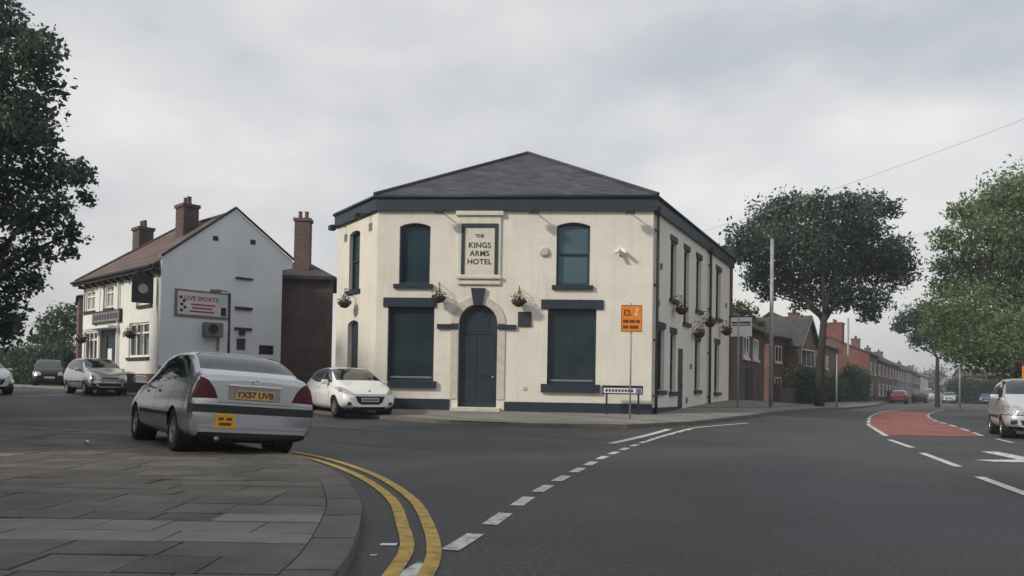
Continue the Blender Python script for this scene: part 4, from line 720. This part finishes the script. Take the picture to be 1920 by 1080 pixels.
# ---------------------------------------------------------------- cars
def inpoly(x, y, P):
    r = False; n = len(P)
    for i in range(n):
        (x0, y0), (x1, y1) = P[i], P[(i+1) % n]
        if (y0 > y) != (y1 > y) and x < (x1-x0)*(y-y0)/(y1-y0)+x0: r = not r
    return r
def shell(stations):
    """stations: y, zb, wl, wm, zs, ws, wr, zr -> smooth body mesh"""
    V = []; H = 10
    for y, zb, wl, wm, zs, ws, wr, zr in stations:
        zm = zb+(zs-zb)*.36; zn = zb+(zs-zb)*.72; h = zr-zs
        half = [(0, zb), (wl*.72, zb), (wl, zb+.06), (wm, zm), (wm*.995, zn), (ws, zs), (ws+(wr-ws)*.5, zs+h*.48), (wr, zs+h*.88), (wr*.78, zr-.008), (0, zr)]
        V += [(x, y, z) for x, z in half]+[(-x, y, z) for x, z in half[-2:0:-1]]
    n = 18; F = []
    for i in range(len(stations)-1): F += [(i*n+k, i*n+(k+1) % n, (i+1)*n+(k+1) % n, (i+1)*n+k) for k in range(n)]
    for i, rev in ((0, 0), (len(stations)-1, 1)):
        o = i*n; fs = [(o, o+1, o+17)]+[(o+k, o+k+1, o+17-k, o+18-k) for k in range(1, 8)]+[(o+8, o+9, o+10)]; F += [f[::-1] for f in fs] if rev else fs
    me = bpy.data.meshes.new('shell'); me.from_pydata(V, [], F); o = bpy.data.objects.new('shell', me); COL.objects.link(o)
    sb = o.modifiers.new('s', 'SUBSURF'); sb.levels = 2; sb.render_levels = 2
    out = bpy.data.meshes.new_from_object(o.evaluated_get(bpy.context.evaluated_depsgraph_get())); bpy.data.objects.remove(o)
    bm = bmesh.new(); bm.from_mesh(out); bmesh.ops.recalc_face_normals(bm, faces=bm.faces); bmesh.ops.triangulate(bm, faces=[f for f in bm.faces if len(f.verts) > 4]); return bm
AX = {'side': (1, 2, 0), 'end': (0, 2, 1), 'top': (0, 1, 2)}
def cut(bm, axis, poly, flt):
    a, b, c = AX[axis]
    lo = [min(p[k] for p in poly)-.02 for k in (0, 1)]; hi = [max(p[k] for p in poly)+.02 for k in (0, 1)]
    for i in range(len(poly)):
        p, q = poly[i], poly[(i+1) % len(poly)]; co = [0, 0, 0]; co[a], co[b] = p; d = [0, 0, 0]; d[a], d[b] = q[0]-p[0], q[1]-p[1]; e = [0, 0, 0]; e[c] = 1
        nrm = Vector(d).cross(Vector(e))
        if nrm.length < 1e-6: continue
        fs = []
        for f in bm.faces:
            if not flt(f): continue
            xs = [v.co[a] for v in f.verts]; ys = [v.co[b] for v in f.verts]
            if max(xs) < lo[0] or min(xs) > hi[0] or max(ys) < lo[1] or min(ys) > hi[1]: continue
            fs.append(f)
        ge = set(fs); 
        for f in fs: ge.update(f.edges); ge.update(f.verts)
        bmesh.ops.bisect_plane(bm, geom=list(ge), plane_co=co, plane_no=nrm.normalized(), dist=1e-5)
    out = []
    for f in bm.faces:
        if flt(f):
            m = f.calc_center_median()
            if inpoly(m[a], m[b], poly): out.append(f)
    return out
def take(bm, faces, name, mat, parent, push):
    """move the faces into an object of their own"""
    if not faces: return None
    vm = {}; V = []; F = []; N = []
    for f in faces:
        idx = []
        for v in f.verts:
            if v not in vm: vm[v] = len(V); V.append(v.co+v.normal*push); N.append(v.normal.copy())
            idx.append(vm[v])
        F.append(tuple(idx))
    bmesh.ops.delete(bm, geom=faces, context='FACES_ONLY')
    me = bpy.data.meshes.new(name); me.from_pydata(V, [], F); me.materials.append(MAT[mat]); me.polygons.foreach_set('use_smooth', [True]*len(F)); me.update()
    return link(name, me, parent)
def wheel_parts(r, w, spokes=7):
    t = MB().lathe([(r*.62, -w*.5), (r*.93, -w*.5), (r, -w*.36), (r, w*.36), (r*.93, w*.5), (r*.62, w*.5), (r*.60, w*.3)], 28, 'x')
    rim = MB().lathe([(r*.62, w*.47), (r*.66, w*.50), (r*.60, w*.44), (r*.56, w*.25), (r*.56, -w*.2), (0, -w*.2)], 28, 'x')
    for k in range(spokes):
        a = 2*math.pi*k/spokes; m = Matrix.Rotation(a, 4, 'X'); rim.box(w*.30, w*.42, -r*.075, r*.075, r*.08, r*.60, m)
    rim.lathe([(0, w*.46), (r*.13, w*.46), (r*.16, w*.36), (r*.16, w*.2)], 14, 'x'); return t.mesh('tyre', 'tyre', True), rim.mesh('rim', 'rim')
def make_car(name, st, paint, sides, ends, axles, track, wr, extra=None):
    root = empty(name, (0, 0, 0)); bm = shell(st); done = []
    for y in axles:                                   # wheel arches
        P = [(y+wr*1.13*math.cos(2*math.pi*k/18), wr+wr*1.10*math.sin(2*math.pi*k/18)) for k in range(18)]
        for s in (-1, 1):
            fs = cut(bm, 'side', P, lambda f, s=s: f.calc_center_median().x*s > .45); bmesh.ops.delete(bm, geom=fs, context='FACES')
    bm.normal_update(); tree_ = BVHTree.FromBMesh(bm)
    for nm, poly, mat, push in sides:
        for s in (-1, 1):
            fs = cut(bm, 'side', poly, lambda f, s=s: f.calc_center_median().x*s > .38 and f.normal.x*s > .25); done.append((nm, fs, mat, push)); take(bm, fs, nm, mat, root, push); bm.normal_update()
    for nm, poly, mat, push, which, ymin, mirror in ends:
        for s in ((1, -1) if mirror else (1,)):
            P = [(x*s, z) for x, z in poly]
            fs = cut(bm, 'end', P, lambda f: f.calc_center_median().y*which > ymin and f.normal.y*which > (.42 if nm == 'tail_lamp' else .08)); take(bm, fs, nm, mat, root, push); bm.normal_update()
    me = bpy.data.meshes.new('body'); bm.to_mesh(me); me.materials.append(MAT[paint]); me.polygons.foreach_set('use_smooth', [True]*len(me.polygons)); body = link('body', me, root)
    bm.free()
    y0, y1 = st[0][0], st[-1][0]
    MB().box(-.60, .60, y0+.16, y1-.16, .19, .52).build('underbody', 'trim', root)
    tm, rm = wheel_parts(wr, .2)
    for y in axles:
        for s in (-1, 1):
            w = link('wheel', tm, root, (s*track/2, y, wr), (0, 0, 0 if s > 0 else math.pi)); link('rim', rm, w)
            MB().lathe([(wr*1.12, -.14), (wr*1.12, .14), (0, .14)] if s < 0 else [(wr*1.12, .14), (wr*1.12, -.14), (0, -.14)], 18, 'x').build('wheel_housing', 'trim', root, (s*(track/2-.07), y, wr+.02))
    return root, tree_, body
def mirror_pair(root, y, z, x, paint):
    for s in (-1, 1):
        m = MB().box(-.10, .10, -.06, .07, -.065, .07).build('door_mirror', paint, root, (s*(x+.10), y, z), 0, bevel=.03, smooth=True); MB().box(-.085, .085, -.066, -.055, -.05, .055).build('mirror_glass', 'chrome', m)
        MB().box(-.08, .02, -.02, .03, -.08, -.03).build('mirror_arm', 'trim', m, (-s*.08, 0, 0))
def plate(root, body, x, y, z, mat, back, w=.52, h=.115, sz=.098):
    p = MB().box(-w/2, w/2, -.008, .008, -h/2, h/2).build('number_plate', mat, root, (x, y, z), 0 if back else math.pi)
    if body: text(body, sz, 'ink', p, (0, -.010, -.002), (math.pi/2, 0, 0), bold=.003)
    return p
SAL = [(-2.25,.27,.78,.83,.97,.74,.60,1.07),(-2.225,.215,.835,.875,1.025,.81,.70,1.14),(-2.08,.205,.84,.885,1.03,.82,.70,1.165),(-1.95,.21,.825,.88,1.03,.82,.685,1.19),(-1.84,.20,.83,.885,1.03,.825,.70,1.235),(-1.36,.19,.835,.885,1.02,.825,.69,1.475),(-.85,.18,.84,.885,1.01,.825,.685,1.51),(-.1,.18,.84,.885,.985,.825,.68,1.51),(.5,.18,.84,.885,.97,.82,.65,1.46),(1.22,.18,.83,.88,.95,.81,.66,1.06),(1.36,.18,.83,.88,.93,.80,.70,1.0),(1.9,.2,.80,.87,.84,.77,.68,.89),(2.2,.24,.74,.80,.70,.70,.60,.75),(2.32,.32,.58,.66,.58,.56,.48,.62)]
SAL_SIDE = [('side_window', [(-1.72,1.08),(-1.42,1.31),(-1.08,1.41),(-.6,1.44),(.1,1.44),(.52,1.37),(1.14,1.0),(.9,.985),(-.3,1.005)], 'glass_car', .0),
            ('side_rubbing_strip', [(-1.0,.50),(1.0,.50),(1.0,.56),(-1.0,.56)], 'bumper_strip', .006), ('door_seam', [(-.02,.35),(-.005,.35),(-.005,.98),(-.02,.98)], 'trim', 0), ('door_seam', [(-.98,.62),(-.965,.62),(-1.12,1.02),(-1.135,1.02)], 'trim', 0), ('door_handle', [(-.3,.84),(-.12,.845),(-.12,.88),(-.3,.875)], 'silver', .02), ('door_handle', [(.55,.83),(.73,.835),(.73,.87),(.55,.865)], 'silver', .02)]
SAL_END = [('rear_window', [(-.68,1.205),(.68,1.205),(.615,1.43),(.50,1.462),(-.50,1.462),(-.615,1.43)], 'glass_car', -.004, -1, .9, 0),
           ('tail_lamp', [(.52,.80),(.90,.785),(.90,1.07),(.76,1.085),(.66,1.04),(.58,.94)], 'lamp_red', .006, -1, 1.85, 1),
           ('bumper_strip', [(-.9,.60),(.9,.60),(.9,.71),(-.9,.71)], 'bumper_strip', .012, -1, 1.95, 0),
           ('bumper_trim', [(-.74,.385),(.74,.385),(.74,.405),(-.74,.405)], 'chrome', .008, -1, 1.9, 0), ('boot_seam', [(-.52,.745),(.52,.745),(.52,.753),(-.52,.753)], 'trim', 0, -1, 1.9, 0),
           ('lower_valance', [(-.8,.2),(.8,.2),(.74,.335),(-.74,.335)], 'trim', .004, -1, 1.9, 0),
           ('windscreen', [(-.63,1.06),(.63,1.06),(.53,1.40),(.38,1.43),(-.38,1.43),(-.53,1.40)], 'glass_car', -.004, 1, .45, 0),
           ('headlamp', [(.36,.60),(.80,.64),(.84,.80),(.58,.80)], 'lamp_clear', .006, 1, 1.6, 1), ('grille', [(-.34,.62),(.34,.62),(.4,.74),(-.4,.74)], 'trim', .004, 1, 1.8, 0), ('lower_grille', [(-.5,.32),(.5,.32),(.55,.45),(-.55,.45)], 'trim', .004, 1, 1.8, 0)]
saloon, bvh, body_ = make_car('silver_saloon', SAL, 'silver', SAL_SIDE, SAL_END, (-1.28, 1.42), 1.51, .315)
mirror_pair(saloon, .82, 1.02, .84, 'silver')
def rear_y(bv, x, z, s=-1):
    h = bv.ray_cast(Vector((x, s*4, z)), Vector((0, -s, 0))); return h[0].y if h[0] else s*2.2
yb = rear_y(bvh, 0, .87)
MB().box(-.36, .36, -.012, .02, -.085, .09).build('plate_recess', 'galv', saloon, (-.02, yb-.004, .875)); plate(saloon, 'YX57 UVB', -.02, yb-.024, .868, 'plate_yellow', True, .54, .125, .115)
MB().box(-.37, .37, -.03, .02, .0, .03).build('boot_handle', 'chrome', saloon, (-.02, yb-.012, .975), bevel=.008)
em = MB().lathe([(.055, -.006), (.062, 0), (.055, .006), (.046, .006), (.04, 0), (.046, -.006), (.055, -.006)], 18).box(-.05, .05, -.008, .008, -.004, .004); em.build('emblem', 'chrome', saloon, (0, rear_y(bvh, 0, 1.035)-.008, 1.035), (math.pi/2, 0, 0))
yl = rear_y(bvh, -.42, .52); lic = MB().box(-.14, .14, -.008, .01, -.10, .10).build('licence_plate', 'licence', saloon, (-.40, yl-.012, .49), -.05, bevel=.02)
for k, (x, z, w_) in enumerate(((-.06, .03, .07), (.05, .03, .08), (0, -.04, .16))): MB().box(x-w_/2, x+w_/2, -.011, -.007, z-.02, z+.02).build('lettering', 'sign_ink', lic)
MB().tube([(-.5, rear_y(bvh, -.3, .4)-.03, .25), (-.5, -1.9, .25)], .03, 10).build('exhaust', 'galv', saloon, smooth=True)
MB().box(-.75, -.30, -1.0, -.45, .20, .28).build('side_skirt', 'trim', saloon)
# seat headrests behind the rear window show as darker bars on the glass
for k, (xa, xb) in enumerate(((-.43, -.30), (-.19, -.05))):
    za, zb = 1.38-.08*k, 1.24; ya = rear_y(bvh, xa, za); yb2 = rear_y(bvh, xb, zb)
tag(saloon, 'silver saloon parked half on the near pavement, seen from behind', 'car')
saloon.scale = (.97, .97, .97); saloon.location = (-4.80, 12.68, .052); saloon.rotation_euler = (0, rad(3.4), math.atan2(.58, .81))

HAT = [(-1.99,.38,.56,.66,.80,.62,.54,.90),(-1.94,.30,.70,.79,.92,.74,.64,1.03),(-1.76,.24,.77,.85,.98,.79,.61,1.16),(-1.38,.22,.80,.87,.98,.81,.63,1.40),(-.85,.2,.81,.87,.97,.81,.63,1.465),(-.2,.19,.81,.87,.96,.81,.63,1.475),(.28,.19,.81,.87,.95,.81,.62,1.435),(1.0,.19,.80,.87,.94,.80,.66,1.08),(1.12,.19,.80,.87,.92,.80,.70,1.03),(1.58,.2,.78,.85,.84,.77,.68,.93),(1.86,.23,.72,.80,.72,.71,.60,.80),(1.98,.3,.58,.67,.58,.57,.48,.66)]
HAT_SIDE = [('side_window', [(-1.42,1.12),(-1.1,1.36),(-.7,1.41),(-.2,1.42),(.22,1.375),(.85,1.0),(.5,.985),(-.6,1.0)], 'glass_car', 0), ('door_seam', [(-.5,.35),(-.485,.35),(-.485,.97),(-.5,.97)], 'trim', 0), ('door_seam', [(.78,.4),(.795,.4),(.86,.96),(.845,.96)], 'trim', 0), ('door_handle', [(-.38,.83),(-.2,.835),(-.2,.87),(-.38,.865)], 'white_car', .02)]
HAT_END = [('rear_window', [(-.56,1.05),(.56,1.05),(.48,1.36),(-.48,1.36)], 'glass_car', 0, -1, .9, 0), ('tail_lamp', [(.6,.72),(.9,.72),(.9,.98),(.66,.98)], 'lamp_red', .006, -1, 1.4, 1),
           ('windscreen', [(-.68,1.06),(.68,1.06),(.58,1.38),(.44,1.42),(-.44,1.42),(-.58,1.38)], 'glass_car', -.004, 1, .15, 0),
           ('headlamp', [(.44,.655),(.60,.63),(.80,.73),(.82,.86),(.72,.87),(.60,.77)], 'lamp_clear', .006, 1, 1.2, 1),
           ('grille', [(-.44,.60),(.44,.60),(.36,.42),(.26,.37),(-.26,.37),(-.36,.42)], 'trim', .004, 1, 1.5, 0), ('bonnet_seam', [(-.56,.655),(.56,.655),(.56,.663),(-.56,.663)], 'trim', 0, 1, 1.5, 0),
           ('lower_intake', [(-.50,.245),(.50,.245),(.46,.30),(-.46,.30)], 'trim', .004, 1, 1.5, 0), ('fog_lamp', [(.54,.36),(.66,.36),(.66,.43),(.56,.43)], 'trim', .006, 1, 1.4, 1), ('rear_bumper', [(-.8,.3),(.8,.3),(.8,.42),(-.8,.42)], 'trim', .006, -1, 1.6, 0)]
hatch, bv2, _ = make_car('white_hatchback', HAT, 'white_car', HAT_SIDE, HAT_END, (-1.24, 1.28), 1.48, .305)
mirror_pair(hatch, .62, 1.0, .82, 'white_car'); plate(hatch, 'PO13 XLM' if 0 else '', 0, rear_y(bv2, 0, .50, 1)+.014, .50, 'plate_white', False, .50, .11)
for s in range(7): MB().box(-.21+s*.066, -.165+s*.066, rear_y(bv2, 0, .5, 1)+.022, rear_y(bv2, 0, .5, 1)+.027, .465, .535).build('lettering', 'ink', hatch)
MB().lathe([(0, .006), (.04, .006), (.045, 0), (.03, -.006)], 12).build('emblem', 'chrome', hatch, (0, rear_y(bv2, 0, .74, 1)+.004, .74), (-math.pi/2, 0, 0))
tag(hatch, 'white hatchback waiting in the side road beside the corner pub', 'car')
hd = (.50, -.866); hatch.location = (-5.02, 24.55, g(-5.02, 24.5)); hatch.rotation_euler = (0, 0, math.atan2(-hd[0], hd[1]))

TAL = [(y*.93+(.16 if .2 < y < .4 else .07 if .9 < y < 1.2 else 0), zb, wl*.96, wm*.95, zs*1.05, ws*.95, wr*1.02, zr*(1.06 if zr > 1.3 else 1.05)) for y, zb, wl, wm, zs, ws, wr, zr in HAT]
TAL_SIDE = [('side_window', [(-1.36,1.14),(-1.08,1.42),(-.7,1.48),(-.2,1.49),(.32,1.45),(.86,1.05),(.5,1.015),(-.6,1.03)], 'glass_car', 0), ('side_strip', [(-.85,.5),(.8,.5),(.8,.57),(-.85,.57)], 'bumper_strip', .008), ('door_seam', [(-.4,.35),(-.385,.35),(-.385,.97),(-.4,.97)], 'trim', 0)]
TAL_END = [('rear_window', [(-.56,1.08),(.56,1.08),(.48,1.40),(-.48,1.40)], 'glass_car', 0, -1, .85, 0), ('tail_lamp', [(.58,.76),(.9,.76),(.9,1.02),(.64,1.02)], 'lamp_red', .006, -1, 1.3, 1),
           ('windscreen', [(-.68,1.12),(.68,1.12),(.60,1.45),(.44,1.49),(-.44,1.49),(-.60,1.45)], 'glass_car', -.004, 1, .15, 0), ('headlamp', [(.40,.62),(.72,.62),(.80,.70),(.78,.83),(.5,.84),(.4,.76)], 'lamp_clear', .008, 1, 1.1, 1),
           ('grille', [(-.32,.66),(.32,.66),(.34,.72),(-.34,.72)], 'trim', .004, 1, 1.4, 0), ('bumper_gap', [(-.85,.585),(.85,.585),(.85,.605),(-.85,.605)], 'trim', .002, 1, 1.2, 0), ('lower_intake', [(-.42,.34),(.42,.34),(.46,.47),(-.46,.47)], 'trim', .004, 1, 1.4, 0), ('fog_lamp', [(.52,.37),(.66,.37),(.66,.47),(.52,.47)], 'ink', .006, 1, 1.3, 1), ('valance', [(-.7,.18),(.7,.18),(.7,.30),(-.7,.30)], 'trim', .004, 1, 1.3, 0)]
tall, bv3, _ = make_car('silver_hatchback', TAL, 'silver_pale', TAL_SIDE, TAL_END, (-1.15, 1.19), 1.42, .285)
mirror_pair(tall, .55, 1.04, .78, 'silver_pale'); plate(tall, '', 0, rear_y(bv3, 0, .53, 1)+.014, .53, 'plate_white', False, .5, .11)
tag(tall, 'silver tall hatchback coming along the main road at the right edge', 'car', 'cars on the main road')
td = (-.42, -.907); tall.location = (13.8, 21.3, g(13.8, 21.3)); tall.rotation_euler = (0, 0, math.atan2(-td[0], td[1]))
def far_car(src, loc, h, paint, label, group, name):
    c = copy_tree(src); c.name = name; c.location = (loc[0], loc[1], g(*loc)); c.rotation_euler = (0, 0, math.atan2(-h[0], h[1])); tag(c, label, 'car', group)
    for ch in list(c.children):
        if ch.type == 'MESH' and ch.data.materials and ch.data.materials[0].name in ('silver', 'silver_pale', 'white_car'):
            ch.data = ch.data.copy(); ch.data.materials[0] = MAT[paint]
        if ch.name.startswith(('licence_plate',)):
            for q in list(ch.children): bpy.data.objects.remove(q)
            bpy.data.objects.remove(ch)
    return c
GL = 'cars parked by the white pub'; GR = 'cars far along the main road'
far_car(tall, (-17.9, 34.4), (.70, -.71), 'silver', 'silver car parked in front of the white pub\'s door', GL, 'parked_car'); far_car(tall, (-26.0, 45.0), (.5, -.87), 'black_car', 'black car parked left of the white pub before the hedge', GL, 'parked_car'); far_car(hatch, (-22.2, 33.4), (.72, -.69), 'silver', 'silver car cut off by the left edge of the picture', GL, 'parked_car')
far_car(hatch, (42.4, 87.5), (.5, .866), 'red_car', 'red car far down the main road', GR, 'distant_car'); far_car(hatch, (51.5, 101), (.5, .866), 'black_car', 'dark car ahead of the red car far down the road', GR, 'distant_car'); far_car(tall, (58, 106), (-.5, -.866), 'silver', 'grey car coming from far down the road under the small tree', GR, 'distant_car'); far_car(hatch, (64, 108), (-.5, -.866), 'blue_car', 'dark blue car parked far off across the road', GR, 'distant_car'); far_car(hatch, (44.5, 68), (-.5, -.866), 'black_car', 'dark car parked across the road behind the tall grey post', GR, 'distant_car')

# ---------------------------------------------------------------- thin volume added to lift dark tones, mainly for windscreen glare
hz = bpy.data.materials.new('glare_haze'); hz.use_nodes = True; n = hz.node_tree.nodes; n.clear(); ho = n.new('ShaderNodeOutputMaterial'); pv = n.new('ShaderNodeVolumePrincipled')
pv.inputs['Color'].default_value = (.86, .91, .97, 1); pv.inputs['Density'].default_value = GLARE_DENSITY; pv.inputs['Anisotropy'].default_value = .0
hz.node_tree.links.new(pv.outputs[0], ho.inputs['Volume']); MAT['glare_haze'] = hz
struct(MB().box(-860, 860, -190, 1760, -1.2, 16.5).build('glare_haze', 'glare_haze'), 'stuff')
